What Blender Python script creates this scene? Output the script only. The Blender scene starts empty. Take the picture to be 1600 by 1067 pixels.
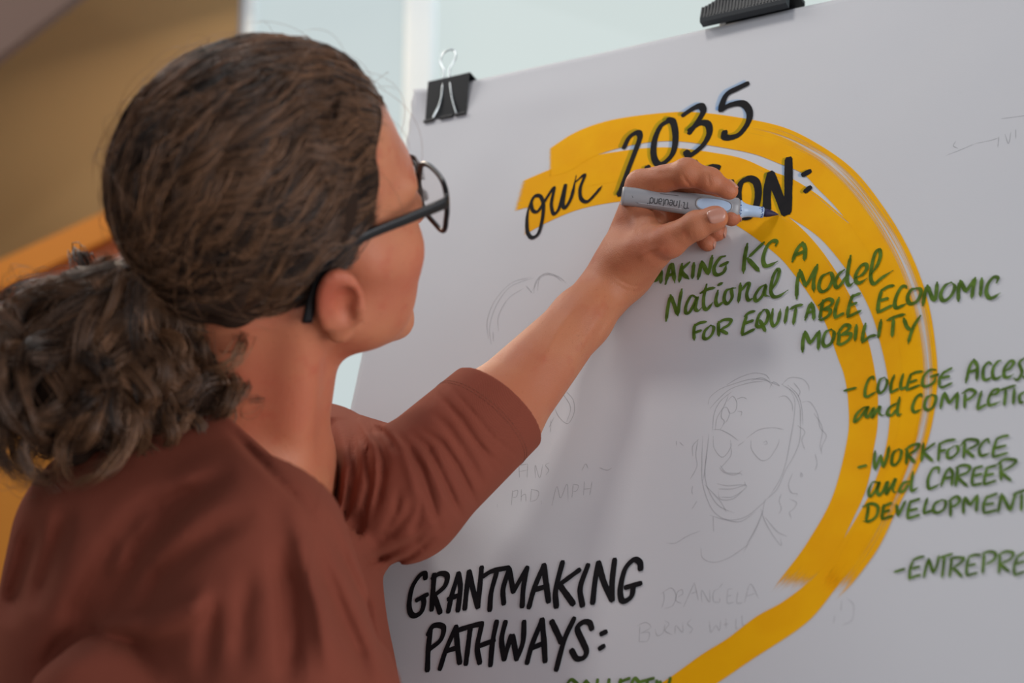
import bpy, bmesh, math, random
import numpy as np
import openvdb
from mathutils import Vector, Matrix

# ------------------------------------------------------------------ camera, world, light, exposure
scn = bpy.context.scene
COL = scn.collection
FPX = 2400.0
PITCH = math.radians(12)
CAM = np.array([0.0, 0.0, 1.33])
FW = np.array([0, math.cos(PITCH), math.sin(PITCH)])
UP = np.array([0, -math.sin(PITCH), math.cos(PITCH)])
RT = np.array([1.0, 0, 0])

cam_data = bpy.data.cameras.new('camera')
cam_data.sensor_width = 36.0
cam_data.lens = FPX / 1600 * 36
cam_data.clip_start = 0.05
cam_data.dof.use_dof = True
cam_data.dof.focus_distance = 1.238
cam_data.dof.aperture_fstop = 3.6
cam = bpy.data.objects.new('camera', cam_data)
cam.location = CAM
cam.rotation_euler = (math.pi / 2 + PITCH, 0, 0)
COL.objects.link(cam)
scn.camera = cam

def lin(c):
    return tuple((v / 255 / 12.92) if v / 255 <= 0.04045 else ((v / 255 + 0.055) / 1.055) ** 2.4 for v in c)

world = bpy.data.worlds.new('world')
scn.world = world
world.use_nodes = True
wn = world.node_tree.nodes
wn['Background'].inputs[0].default_value = (0.80, 0.86, 1.0, 1)
wn['Background'].inputs[1].default_value = 0.27

def area(name, loc, target, size, power, color, size_y=None):
    d = bpy.data.lights.new(name, 'AREA')
    d.energy = power
    d.color = color
    d.size = size
    if size_y:
        d.shape = 'RECTANGLE'
        d.size_y = size_y
    o = bpy.data.objects.new(name, d)
    o.location = loc
    o.rotation_euler = (Vector(target) - Vector(loc)).to_track_quat('-Z', 'Y').to_euler()
    COL.objects.link(o)
    return o

# ceiling panel lights above her, window-wall daylight behind the chart, and added fill lamps
area('ceiling_light_key', (-0.38, 0.92, 3.2), (0.05, 1.2, 1.5), 0.28, 8.0, (1.0, 0.95, 0.90))
area('ceiling_light_left', (-0.75, 2.75, 3.1), (-0.3, 1.1, 1.7), 0.5, 22, (1.0, 0.80, 0.60))
area('fill_light_side', (-1.5, 1.7, 3.1), (-0.1, 1.2, 1.6), 0.8, 17, (1.0, 0.95, 0.90))  # unseen fill lamp, added to lift the left of the sheet
area('window_light', (0.3, 2.9, 3.0), (-0.2, 1.1, 1.5), 1.4, 12, (0.85, 0.93, 1.0))
area('fill_light_right', (2.5, -1.0, 1.0), (-0.2, 1.1, 1.5), 1.8, 66, (0.95, 0.96, 1.0))  # low fill with no real source, added to brighten face and neck
area('fill_light_back', (0.3, -2.1, 1.1), (-0.2, 1.1, 1.5), 2.2, 15, (1.0, 0.96, 0.93))  # broad fill added behind the camera for her near side

vs = scn.view_settings
vs.view_transform = 'Standard'
vs.look = 'None'
vs.gamma = 1.0
vs.use_curve_mapping = False
vs.exposure = 0.0
scn.cycles.max_bounces = 6
scn.cycles.transparent_max_bounces = 16

# ------------------------------------------------------------------ helpers
def W(x, y, d):
    """world point that stands d metres deep behind photograph point x, y"""
    return CAM + RT * ((x - 800) / FPX * d) + UP * ((533.5 - y) / FPX * d) + FW * d

def PX(p):
    q = np.asarray(p) - CAM
    d = q @ FW
    return np.stack([800 + FPX * (q @ RT) / d, 533.5 - FPX * (q @ UP) / d, d], -1)

def set_tag(o, label=None, category=None, group=None, kind=None):
    if label: o['label'] = label
    if category: o['category'] = category
    if group: o['group'] = group
    if kind: o['kind'] = kind
    return o

def mesh_obj(name, verts, faces, mat=None, parent=None, smooth=False, uvs=None, origin=None):
    me = bpy.data.meshes.new(name)
    v = np.asarray(verts, dtype=float)
    if origin is not None:
        v = v - np.asarray(origin)
    me.from_pydata(v.tolist(), [], [tuple(int(i) for i in f) for f in faces])
    if uvs is not None:
        lay = me.uv_layers.new(name='UVMap')
        li = np.zeros(len(me.loops), dtype=np.int32)
        me.loops.foreach_get('vertex_index', li)
        lay.data.foreach_set('uv', np.asarray(uvs, dtype=np.float32)[li].ravel())
    if smooth:
        me.polygons.foreach_set('use_smooth', [True] * len(me.polygons))
    me.update()
    o = bpy.data.objects.new(name, me)
    if mat: me.materials.append(mat)
    COL.objects.link(o)
    if origin is not None:
        o.location = origin
    if parent is not None:
        o.parent = parent
        # parents sit unrotated at their own location
        o.location = Vector(o.location) - Vector(parent_loc(parent))
    return o

def parent_loc(p):
    l = Vector(p.location)
    while p.parent:
        p = p.parent
        l = l + Vector(p.location)
    return l

def empty(name, loc):
    o = bpy.data.objects.new(name, None)
    o.location = loc
    o.empty_display_size = 0.05
    COL.objects.link(o)
    return o

def bm_obj(name, bm, mat, parent=None, smooth=False, origin=None):
    me_v = [v.co.copy() for v in bm.verts]
    bm.verts.index_update()
    f = [[v.index for v in fc.verts] for fc in bm.faces]
    o = mesh_obj(name, [tuple(v) for v in me_v], f, mat, parent, smooth, origin=origin)
    bm.free()
    return o

def box_bm(bm, size, mtx, bevel=0.0):
    r = bmesh.ops.create_cube(bm, size=1.0)
    vs_ = r['verts']
    for v in vs_:
        v.co = Vector((v.co.x * size[0], v.co.y * size[1], v.co.z * size[2]))
    if bevel > 0:
        es = list({e for v in vs_ for e in v.link_edges})
        rb = bmesh.ops.bevel(bm, geom=es, offset=bevel, segments=2, affect='EDGES', profile=0.5)
        vs_ = list({v for f in rb['faces'] for v in f.verts} | {v for v in vs_ if v.is_valid})
    for v in vs_:
        v.co = mtx @ v.co
    return vs_

def tube_np(path, radii, n=8, cap=True):
    """tube mesh along a path; returns verts, faces"""
    path = np.asarray(path, float)
    m = len(path)
    radii = np.ones(m) * radii if np.isscalar(radii) else np.asarray(radii)
    t = np.gradient(path, axis=0)
    t /= np.linalg.norm(t, axis=1, keepdims=True) + 1e-12
    ref = np.array([0.0, 0, 1]) if abs(t[0][2]) < 0.9 else np.array([1.0, 0, 0])
    nrm = np.cross(t[0], ref); nrm /= np.linalg.norm(nrm)
    V = []
    for i in range(m):
        nrm = nrm - t[i] * (nrm @ t[i]); nrm /= np.linalg.norm(nrm) + 1e-12
        b = np.cross(t[i], nrm)
        a = np.arange(n) * 2 * np.pi / n
        V.append(path[i] + radii[i] * (np.cos(a)[:, None] * nrm + np.sin(a)[:, None] * b))
    V = np.concatenate(V)
    F = []
    for i in range(m - 1):
        for j in range(n):
            k = (j + 1) % n
            F.append((i * n + j, i * n + k, (i + 1) * n + k, (i + 1) * n + j))
    if cap:
        F.append(tuple(range(n))[::-1])
        F.append(tuple((m - 1) * n + j for j in range(n)))
    return V, F

def merge_parts(parts):
    V = []; F = []; o = 0
    for v, f in parts:
        V.append(np.asarray(v)); F += [tuple(i + o for i in q) for q in f]; o += len(v)
    return np.concatenate(V), F

def catmull(pts, step):
    """smooth curve through the points, resampled about every step"""
    p = np.asarray(pts, float)
    if len(p) == 2:
        n = max(2, int(np.linalg.norm(p[1] - p[0]) / step) + 1)
        return np.linspace(p[0], p[1], n)
    q = np.vstack([2 * p[0] - p[1], p, 2 * p[-1] - p[-2]])
    out = []
    for i in range(1, len(q) - 2):
        n = max(2, int(np.linalg.norm(q[i + 1] - q[i]) / step) + 1)
        t = np.linspace(0, 1, n, endpoint=False)[:, None]
        # centripetal-like tension to avoid overshoot
        m1 = (q[i + 1] - q[i - 1]) * 0.5; m2 = (q[i + 2] - q[i]) * 0.5
        L = np.linalg.norm(q[i + 1] - q[i])
        for m_ in (m1, m2):
            l = np.linalg.norm(m_)
            if l > L * 1.1: m_ *= L * 1.1 / l
        h00 = 2 * t ** 3 - 3 * t ** 2 + 1; h10 = t ** 3 - 2 * t ** 2 + t
        h01 = -2 * t ** 3 + 3 * t ** 2; h11 = t ** 3 - t ** 2
        out.append(h00 * q[i] + h10 * m1 + h01 * q[i + 1] + h11 * m2)
    out.append(p[-1:])
    return np.concatenate(out)

def fast_mesh(name, V, Q, mat=None, parent=None, smooth=True, origin=None):
    """mesh from an all-quad index array"""
    V = np.asarray(V, np.float32); Q = np.asarray(Q, np.int32)
    if origin is not None: V = V - np.asarray(origin, np.float32)
    me = bpy.data.meshes.new(name)
    me.vertices.add(len(V)); me.vertices.foreach_set('co', V.ravel())
    k = Q.shape[1]
    me.loops.add(Q.size); me.loops.foreach_set('vertex_index', Q.ravel())
    me.polygons.add(len(Q)); me.polygons.foreach_set('loop_start', np.arange(0, Q.size, k, dtype=np.int32))
    if smooth: me.polygons.foreach_set('use_smooth', np.ones(len(Q), bool))
    me.update(calc_edges=True); me.validate()
    if mat: me.materials.append(mat)
    o = bpy.data.objects.new(name, me); COL.objects.link(o)
    if origin is not None: o.location = origin
    if parent is not None:
        o.parent = parent; o.location = Vector(o.location) - Vector(parent_loc(parent))
    return o

# ------------------------------------------------------------------ materials
def mat_new(name):
    m = bpy.data.materials.new(name)
    m.use_nodes = True
    return m, m.node_tree.nodes, m.node_tree.links, m.node_tree.nodes['Principled BSDF']

def simple(name, rgb, rough=0.6, metal=0.0, noise=0.0, scale=30, bump=0.0, bscale=200, spec=0.5, coat=0.0):
    m, N, L, b = mat_new(name)
    c = lin(rgb)
    b.inputs['Base Color'].default_value = (*c, 1)
    b.inputs['Roughness'].default_value = rough
    b.inputs['Metallic'].default_value = metal
    b.inputs['Specular IOR Level'].default_value = spec
    b.inputs['Coat Weight'].default_value = coat
    tc = N.new('ShaderNodeTexCoord')
    if noise > 0:
        nz = N.new('ShaderNodeTexNoise'); nz.inputs['Scale'].default_value = scale; nz.inputs['Detail'].default_value = 4
        L.new(tc.outputs['Object'], nz.inputs['Vector'])
        mx = N.new('ShaderNodeMix'); mx.data_type = 'RGBA'
        mx.inputs['A'].default_value = (*[v * (1 - noise) for v in c], 1)
        mx.inputs['B'].default_value = (*[min(1, v * (1 + noise)) for v in c], 1)
        L.new(nz.outputs['Fac'], mx.inputs['Factor']); L.new(mx.outputs['Result'], b.inputs['Base Color'])
    if bump > 0:
        nb = N.new('ShaderNodeTexNoise'); nb.inputs['Scale'].default_value = bscale; nb.inputs['Detail'].default_value = 3
        L.new(tc.outputs['Object'], nb.inputs['Vector'])
        bp = N.new('ShaderNodeBump'); bp.inputs['Strength'].default_value = bump; bp.inputs['Distance'].default_value = 0.001
        L.new(nb.outputs['Fac'], bp.inputs['Height']); L.new(bp.outputs['Normal'], b.inputs['Normal'])
    return m

def emit_mat(name, rgb, strength, grad=0.0):
    m, N, L, b = mat_new(name)
    b.inputs['Base Color'].default_value = (0.05, 0.05, 0.05, 1)
    b.inputs['Emission Color'].default_value = (*lin(rgb), 1)
    b.inputs['Emission Strength'].default_value = strength
    b.inputs['Roughness'].default_value = 0.8
    return m

def tint(name, rgb):
    """clear wash that only filters the light: pale marker laid over other ink"""
    m, N, L, b = mat_new(name)
    t = N.new('ShaderNodeBsdfTransparent'); t.inputs['Color'].default_value = (*rgb, 1)
    L.new(t.outputs['BSDF'], N['Material Output'].inputs['Surface']); N.remove(b)
    return m

def ink(name, rgb, alpha, rgb2=None, nscale=120, streak=None):
    """marker ink: opaque colour mixed with clear film; streak = dry-brush gaps that run along the stroke"""
    m, N, L, b = mat_new(name)
    b.inputs['Roughness'].default_value = 0.7
    b.inputs['Specular IOR Level'].default_value = 0.12
    c = lin(rgb); c2 = lin(rgb2) if rgb2 else c
    uv = N.new('ShaderNodeUVMap')
    tc = N.new('ShaderNodeTexCoord')
    nz = N.new('ShaderNodeTexNoise'); nz.inputs['Scale'].default_value = nscale; nz.inputs['Detail'].default_value = 3
    L.new(tc.outputs['Object'], nz.inputs['Vector'])
    rp = N.new('ShaderNodeMapRange'); rp.inputs['From Min'].default_value = 0.38; rp.inputs['From Max'].default_value = 0.62
    L.new(nz.outputs['Fac'], rp.inputs['Value'])
    mx = N.new('ShaderNodeMix'); mx.data_type = 'RGBA'
    mx.inputs['A'].default_value = (*c, 1); mx.inputs['B'].default_value = (*c2, 1)
    L.new(rp.outputs['Result'], mx.inputs['Factor'])
    L.new(mx.outputs['Result'], b.inputs['Base Color'])
    b.inputs['Alpha'].default_value = alpha
    if streak:
        # u runs along the stroke (metres), v across it (0..1); dryness grows to the far edge and the ends
        mp = N.new('ShaderNodeMapping'); mp.inputs['Scale'].default_value = (2.2, 60, 1)
        L.new(uv.outputs['UV'], mp.inputs['Vector'])
        ns = N.new('ShaderNodeTexNoise'); ns.inputs['Scale'].default_value = 1.0; ns.inputs['Detail'].default_value = 3; ns.inputs['Roughness'].default_value = 0.6
        L.new(mp.outputs['Vector'], ns.inputs['Vector'])
        at = N.new('ShaderNodeAttribute'); at.attribute_name = 'dry'
        sub = N.new('ShaderNodeMath'); sub.operation = 'SUBTRACT'
        L.new(ns.outputs['Fac'], sub.inputs[0]); L.new(at.outputs['Fac'], sub.inputs[1])
        mr = N.new('ShaderNodeMapRange'); mr.inputs['From Min'].default_value = 0.0; mr.inputs['From Max'].default_value = 0.10
        mr.inputs['To Min'].default_value = 0.0; mr.inputs['To Max'].default_value = alpha
        L.new(sub.outputs['Value'], mr.inputs['Value'])
        L.new(mr.outputs['Result'], b.inputs['Alpha'])
    return m
# ------------------------------------------------------------------ the room
M_wall_white = simple('white_wall_paint', (205, 214, 214), 0.8, noise=0.03, scale=2)
M_wall_ochre = simple('ochre_wall_paint', (150, 122, 80), 0.8, noise=0.12, scale=1.2)
M_floor = simple('grey_floor', (120, 116, 112), 0.5, noise=0.15, scale=3)
M_ceiling = simple('ceiling_paint', (200, 198, 194), 0.9, noise=0.02)

def quad_box(name, x0, x1, y0, y1, z0, z1, mat, parent=None, bevel=0.0, kind=None):
    bm = bmesh.new()
    c = Vector(((x0 + x1) / 2, (y0 + y1) / 2, (z0 + z1) / 2))
    box_bm(bm, (x1 - x0, y1 - y0, z1 - z0), Matrix.Translation(c), bevel)
    o = bm_obj(name, bm, mat, parent, origin=tuple(c))
    if kind: o['kind'] = kind
    return o

YB = 3.10                                     # the back wall stands here
def at_y(x, y, Y):
    r = W(x, y, 1.0) - CAM
    return CAM + r * (Y / r[1])
xe = at_y(371, 60, YB)[0]                     # where ochre meets white
quad_box('floor', -4.2, 4.2, -2.4, 5.4, -0.05, 0.0, M_floor, kind='structure')
quad_box('wall_back', -4.2, xe, YB, YB + 0.02, 0.0, 3.6, M_wall_ochre, kind='structure')
quad_box('wall_right', 4.2, 4.3, -2.4, 5.4, 0.0, 3.6, M_wall_white, kind='structure')
quad_box('wall_left', -4.3, -4.2, -2.4, 5.4, 0.0, 3.6, M_wall_white, kind='structure')
# window wall: low sill wall, translucent lit panes and pale mullions
YW = YB + 0.015
quad_box('wall_window', xe, 4.2, YW, YW + 0.12, 0.0, 0.75, M_wall_white, kind='structure')
M_frame = simple('window_frame_paint', (236, 244, 244), 0.5)
M_pane = emit_mat('backlit_frosted_glass', (206, 218, 216), 0.95)
M_pane2 = emit_mat('backlit_frosted_glass_left', (198, 211, 212), 0.93)
xm = [xe + 0.02] + [at_y(px, 60, YW)[0] for px in (656,)]
while xm[-1] < 3.6: xm.append(xm[-1] + 1.9)
win = empty('window_1', (xm[0], YW, 0.75)); set_tag(win, kind='structure')
for i in range(len(xm) - 1):
    a = quad_box('pane', xm[i], xm[i + 1], YW + 0.05, YW + 0.06, 0.78, 3.55, M_pane2 if i == 0 else M_pane, win)
for i, x in enumerate(xm):
    w_ = 0.034 if i else 0.01
    quad_box('mullion', x - w_, x + w_, YW, YW + 0.06, 0.78, 3.55, M_frame, win, bevel=0.012 if i else 0.002)
quad_box('sill', xm[0], xm[-1], YW - 0.03, YW + 0.06, 0.74, 0.78, M_frame, win)
quad_box('transom', xm[0], xm[-1], YW, YW + 0.06, 3.53, 3.58, M_frame, win)

# sloping soffit at the top left, a painted beam in front of the ochre wall
M_soffit = simple('dusty_pink_paint', (112, 90, 80), 0.85, noise=0.05, scale=2)
def slab(name, pts_px, Y, thick, mat, parent=None, origin=None):
    """upright slab of given outline standing at depth Y"""
    f = [at_y(x, y, Y) for x, y in pts_px]
    b = [p + np.array([0, thick, 0]) for p in f]
    n = len(f)
    F = [tuple(range(n)), tuple(range(2 * n - 1, n - 1, -1))] + [(i, i + n, (i + 1) % n + n, (i + 1) % n) for i in range(n)]
    return mesh_obj(name, f + b, F, mat, parent, origin=tuple(f[0]) if origin is None else origin)
YS = 2.62
o = slab('trim_1', [(-420, 409), (0, 85), (118, -6), (300, -146), (-420, -520)], YS, 0.03, M_soffit)
set_tag(o, kind='structure')
# stair balustrade rising behind her hair
M_rail = simple('orange_lacquered_rail', (214, 128, 24), 0.45, noise=0.10, scale=4)
M_red = simple('rust_painted_stringer', (170, 84, 40), 0.6, noise=0.15, scale=5)
M_org = simple('orange_painted_panel', (196, 122, 28), 0.7, noise=0.10, scale=3)
M_pale = simple('pale_pink_plaster', (196, 166, 152), 0.8)
YR = 2.72
st = empty('stair_balustrade', tuple(at_y(-300, 700, YR))); 
st.location = (at_y(-300, 700, YR)[0], YR + 0.05, 0.0)
set_tag(st, 'orange handrail and panels of a stair rising behind her head and ponytail', 'stair railing')
slab('handrail', [(-400, 640), (0, 406), (250, 290), (250, 333), (0, 452), (-400, 690)], YR, 0.07, M_rail, st)
slab('stringer', [(-400, 690), (0, 452), (250, 333), (250, 362), (0, 520), (-400, 760)], YR + 0.02, 0.05, M_red, st)
slab('panel', [(-400, 760), (0, 520), (90, 462), (90, 1500), (-400, 1500)], YR + 0.03, 0.04, M_org, st)
slab('newel_post', [(90, 462), (250, 360), (250, 1500), (90, 1500)], YR + 0.01, 0.06, M_pale, st)

# ------------------------------------------------------------------ flip chart: board, paper sheet, easel
TH = math.radians(30.5); PS = math.radians(16.5)
PU = np.array([math.cos(TH), -math.sin(TH), 0])
PV = np.array([math.sin(PS) * math.sin(TH), math.sin(PS) * math.cos(TH), math.cos(PS)])   # up the sheet
PN = np.cross(PU, PV)                                        # towards the writer
if PN @ (CAM - W(800, 500, 1.3)) < 0: PN = -PN
TIP = W(1217, 335, 1.25)
def hit(x, y):
    r = W(x, y, 1.0) - CAM
    return CAM + r * (((TIP - CAM) @ PN) / (r @ PN))
PO = hit(652, 146)                                            # top left corner of the sheet
def paper_depth(x, y): return float((hit(x, y) - CAM) @ FW)
def to_uv(x, y):
    q = hit(x, y) - PO
    return np.array([q @ PU, -(q @ PV)])                      # u to the right, v down
PW_, PH_ = 0.99, 0.88
def Hgt(u, v):
    """small relief of the hanging sheet in metres"""
    h = 0.0007 * np.sin(u * 17 + 1.0 + 0.8 * np.sin(v * 9)) * np.sin(v * 11 + 2)
    h = h + 0.0016 * np.exp(-((v - 0.035 - 0.03 * u) / 0.022) ** 2) * np.clip(1 - abs(u - 0.16) / 0.16, 0, 1)
    h = h + 0.0005 * np.sin(u * 55 + v * 30) * np.exp(-((v - 0.10) / 0.08) ** 2)
    h = h + 0.0030 * np.exp(-(u / 0.016) ** 2) * (1 - np.exp(-((v - 0.03) / 0.05) ** 2)) * 0.4
    h = h + 0.007 * np.clip((0.030 - u - v * 0.5) / 0.03, 0, 1) ** 1.5                       # dog-eared corner
    return h
def on_paper(u, v, off=0.0):
    u = np.asarray(u, float); v = np.asarray(v, float)
    h = Hgt(u, v) + off
    return PO + u[..., None] * PU - v[..., None] * PV + h[..., None] * PN

M_paper, N, L, b = mat_new('white_flip_chart_paper')
b.inputs['Roughness'].default_value = 0.62
b.inputs['Specular IOR Level'].default_value = 0.25
tc = N.new('ShaderNodeTexCoord')
nz = N.new('ShaderNodeTexNoise'); nz.inputs['Scale'].default_value = 6; nz.inputs['Detail'].default_value = 5
L.new(tc.outputs['Object'], nz.inputs['Vector'])
mx = N.new('ShaderNodeMix'); mx.data_type = 'RGBA'
mx.inputs['A'].default_value = (*lin((207, 208, 212)), 1); mx.inputs['B'].default_value = (*lin((215, 216, 219)), 1)
L.new(nz.outputs['Fac'], mx.inputs['Factor']); L.new(mx.outputs['Result'], b.inputs['Base Color'])
nb = N.new('ShaderNodeTexNoise'); nb.inputs['Scale'].default_value = 900
L.new(tc.outputs['Object'], nb.inputs['Vector'])
bp = N.new('ShaderNodeBump'); bp.inputs['Strength'].default_value = 0.12; bp.inputs['Distance'].default_value = 0.0004
L.new(nb.outputs['Fac'], bp.inputs['Height']); L.new(bp.outputs['Normal'], b.inputs['Normal'])

base = PO + PU * PW_ / 2 - PV * PH_
chart = empty('flip_chart_paper', tuple(base))
set_tag(chart, 'large white paper sheet with yellow arc and hand lettering, clipped to an easel board', 'flip chart paper')
nu, nv = 199, 177
uu, vv = np.meshgrid(np.linspace(0, PW_, nu), np.linspace(0, PH_, nv))
# slightly torn left margin near the corner
jit = 0.0012 * np.sin(vv * 300) * np.exp(-(vv / 0.04) ** 2) * (uu < 0.002)
front = on_paper(uu + jit, vv).reshape(-1, 3)
back = front - PN * 0.00025
F = []
for j in range(nv - 1):
    r0 = j * nu
    for i in range(nu - 1):
        a_ = r0 + i
        F.append((a_, a_ + nu, a_ + nu + 1, a_ + 1))
n0 = len(front)
F += [tuple(reversed([k + n0 for k in f])) for f in F]
edge = [i for i in range(nu)] + [j * nu + nu - 1 for j in range(1, nv)] + [(nv - 1) * nu + i for i in range(nu - 2, -1, -1)] + [j * nu for j in range(nv - 2, 0, -1)]
for k in range(len(edge)):
    a_, b_ = edge[k], edge[(k + 1) % len(edge)]
    F.append((a_, b_, b_ + n0, a_ + n0))
sheet = mesh_obj('sheet', np.vstack([front, back]), F, M_paper, chart, smooth=True, origin=tuple(base))

# board behind the paper and its easel
M_board = simple('white_foam_board', (214, 214, 216), 0.7)
M_alu = simple('grey_easel_tube', (120, 122, 126), 0.35, metal=0.9)
M_black = simple('black_plastic', (26, 27, 30), 0.45, bump=0.05, bscale=300)
def frame_box(bm, u0, u1, v0, v1, n0_, n1_, bevel=0.0):
    c = PO + PU * (u0 + u1) / 2 - PV * (v0 + v1) / 2 + PN * (n0_ + n1_) / 2
    m = Matrix((tuple(PU), tuple(PV), tuple(PN))).transposed().to_4x4()
    m.translation = Vector(c)
    return box_bm(bm, (u1 - u0, v1 - v0, abs(n1_ - n0_)), m, bevel)
easel = empty('easel', (0, 0, 0))
eb = PO + PU * PW_ / 2 - PV * 1.25
easel.location = (eb[0], eb[1] + 0.1, 0)
set_tag(easel, 'white easel board on three grey legs standing behind the lettered paper', 'easel')
bm = bmesh.new(); frame_box(bm, 0.012, PW_ - 0.012, 0.003, 0.865, -0.0135, -0.0035)
bm_obj('board', bm, M_board, easel, origin=tuple(eb))
for u_ in (0.36, 0.82):
    topp = PO + PU * u_ - PV * 0.10 - PN * 0.026
    t_ = (topp[2] - 0.012) / PV[2]
    V, Fs = tube_np([topp, topp - PV * t_], 0.011, 12)
    mesh_obj('leg', V, Fs, M_alu, easel, smooth=True, origin=tuple(topp))
topp = PO + PU * 0.495 - PV * 0.12 - PN * 0.050
V, Fs = tube_np([topp, np.array([topp[0] - PN[0] * 0.55, topp[1] - PN[1] * 0.55, 0.012])], 0.011, 12)
mesh_obj('leg', V, Fs, M_alu, easel, smooth=True, origin=tuple(topp))
bm = bmesh.new(); frame_box(bm, 0.32, 0.86, 0.10, 0.14, -0.040, -0.0145, 0.003)
bm_obj('crossbar', bm, M_alu, easel, origin=tuple(topp))

# ------------------------------------------------------------------ marker writing and pencil on the sheet
LAYER = [0]
def ribbon(pts_px, w_px, step=2.0, taper=0.0, cap=True, wob=0.04, seed=0):
    """flat stroke with a chisel-marker outline, in paper coordinates; returns verts(u,v) strips"""
    c = catmull(pts_px, step)
    keep = np.r_[True, np.linalg.norm(np.diff(c, axis=0), axis=1) > 1e-6]
    c = c[keep]
    uv = np.array([to_uv(x, y) for x, y in c])
    t = np.gradient(uv, axis=0); t /= np.linalg.norm(t, axis=1, keepdims=True) + 1e-12
    nn = np.stack([-t[:, 1], t[:, 0]], 1)
    # local scale metres per pixel
    mid = pts_px[len(pts_px) // 2]
    sc = np.linalg.norm(to_uv(mid[0], mid[1] + 1) - to_uv(mid[0], mid[1]))
    s = np.linspace(0, 1, len(uv))
    rg = np.random.default_rng(seed + int(pts_px[0][0] * 7 + pts_px[0][1]))
    wv = 1 + wob * np.sin(s * rg.uniform(6, 12) + rg.uniform(0, 6)) + 0.4 * wob * rg.normal(size=len(s))
    # chisel nib: a little narrower on strokes that run up to the right
    dirn = np.abs(t[:, 0] * 0.75 - t[:, 1] * 0.66)
    wv *= 1.0 - 0.22 * dirn ** 2
    if taper:
        wv *= np.clip(s / 0.12, 0.55, 1) * np.clip((1 - s) / taper, 0.25, 1)
    w = 0.5 * w_px * 1.17 * sc * wv
    a = uv + nn * w[:, None]; b2 = uv - nn * w[:, None]
    if cap:
        e0 = uv[0] - t[0] * w[0] * 0.75; e1 = uv[-1] + t[-1] * w[-1] * 0.75
        a = np.vstack([e0 + nn[0] * w[0] * 0.62, a, e1 + nn[-1] * w[-1] * 0.62])
        b2 = np.vstack([e0 - nn[0] * w[0] * 0.62, b2, e1 - nn[-1] * w[-1] * 0.62])
    return a, b2

def ink_obj(name, strokes, w_px, mat, off, parent, shift=(0, 0), taper=0.0, label=None, step=2.0, wob=0.04, cap=True):
    V = []; F = []; UVs = []
    for k, st_ in enumerate(strokes):
        st2 = [(x + shift[0], y + shift[1]) for x, y in st_]
        a, b2 = ribbon(st2, w_px, step, taper, cap, wob, k)
        o_ = sum(len(v) for v in V)
        n = len(a)
        # every stroke lies a hair above the one before
        offk = off + 0.00001 * k
        V.append(on_paper(a[:, 0], a[:, 1], offk)); V.append(on_paper(b2[:, 0], b2[:, 1], offk))
        for i in range(n - 1):
            F.append((o_ + i, o_ + i + 1, o_ + n + i + 1, o_ + n + i))
        UVs.append(np.stack([np.arange(n) * 0.002, np.zeros(n)], 1)); UVs.append(np.stack([np.arange(n) * 0.002, np.ones(n)], 1))
    o = mesh_obj(name, np.concatenate(V), F, mat, parent, uvs=np.concatenate(UVs), origin=tuple(base))
    if label: o['label'] = label
    return o

def parse(crop, s):
    ox, oy, sc = crop
    out = []
    for st_ in s.split(';'):
        p = [tuple(float(q) for q in t_.split(',')) for t_ in st_.split()]
        if len(p) >= 2:
            out.append([(ox + x / sc, oy + y / sc) for x, y in p])
    return out
cA = (1000, 360, 5.333); cB = (1200, 360, 5.335); cC = (1360, 410, 6.667); cD = (1300, 540, 5.333)
cE = (1320, 670, 5.714); cF = (1380, 850, 7.273); cG = (630, 860, 5.155); cH = (810, 860, 5.156)
cI = (780, 120, 3.95); cJ = (960, 120, 5.93); cK = (1120, 230, 7.11); cS = (1030, 560, 3.137)
cL = (740, 400, 2.54); cM = (980, 820, 3.81); c1 = (0, 0, 1.0)

# yellow arcs: three broad brush passes, each an outer and an inner edge
M_yel = ink('yellow_marker_ink', (255, 186, 2), 0.95, (250, 176, 0), 25, streak=True)
def band(name, outer, inner, off, dry_fn, label=None):
    n = 220; m = 15
    def res(p):
        c = catmull(p, 3.0)
        d = np.r_[0, np.cumsum(np.linalg.norm(np.diff(c, axis=0), axis=1))]
        t = np.linspace(0, d[-1], n)
        return np.stack([np.interp(t, d, c[:, 0]), np.interp(t, d, c[:, 1])], 1)
    A = res(outer); B = res(inner)
    A = np.array([to_uv(*p) for p in A]); B = np.array([to_uv(*p) for p in B])
    V = []; UVs = []; dry = []
    for j in range(m):
        f = j / (m - 1)
        q = A * (1 - f) + B * f
        V.append(on_paper(q[:, 0], q[:, 1], off))
        s = np.linspace(0, 1, n)
        ln = np.r_[0, np.cumsum(np.linalg.norm(np.diff(q, axis=0), axis=1))]
        UVs.append(np.stack([ln * 3, np.full(n, f)], 1))
        dry.append(dry_fn(s, f))
    F = [(j * n + i, j * n + i + 1, (j + 1) * n + i + 1, (j + 1) * n + i) for j in range(m - 1) for i in range(n - 1)]
    o = mesh_obj(name, np.concatenate(V), F, M_yel, chart, uvs=np.concatenate(UVs), origin=tuple(base))
    at = o.data.attributes.new('dry', 'FLOAT', 'POINT')
    at.data.foreach_set('value', np.concatenate(dry).astype(np.float32))
    if label: o['label'] = label
    return o
def ends(s, a, b_, k=0.75):
    return k * np.clip(1 - s / a, 0, 1) ** 1.5 + k * np.clip(1 - (1 - s) / b_, 0, 1) ** 1.2
C_out = [(817,323),(869,297),(932,273),(970,268),(1030,262),(1100,268),(1160,292),(1200,315),(1231,338),(1256,360),(1281,388),(1305,422),(1324,454),(1344,495),(1360,545),(1371,606),(1372,637),(1371,669),(1365,705),(1360,740),(1350,775),(1325,829),(1300,880),(1262,920),(1222,954)]
C_in = [(812,372),(856,348),(907,327),(970,315),(1040,312),(1100,325),(1154,354),(1190,379),(1219,403),(1237,424),(1266,463),(1290,506),(1309,559),(1319,587),(1325,624),(1325,680),(1302,774),(1264,845),(1226,897),(1180,952)]
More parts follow.
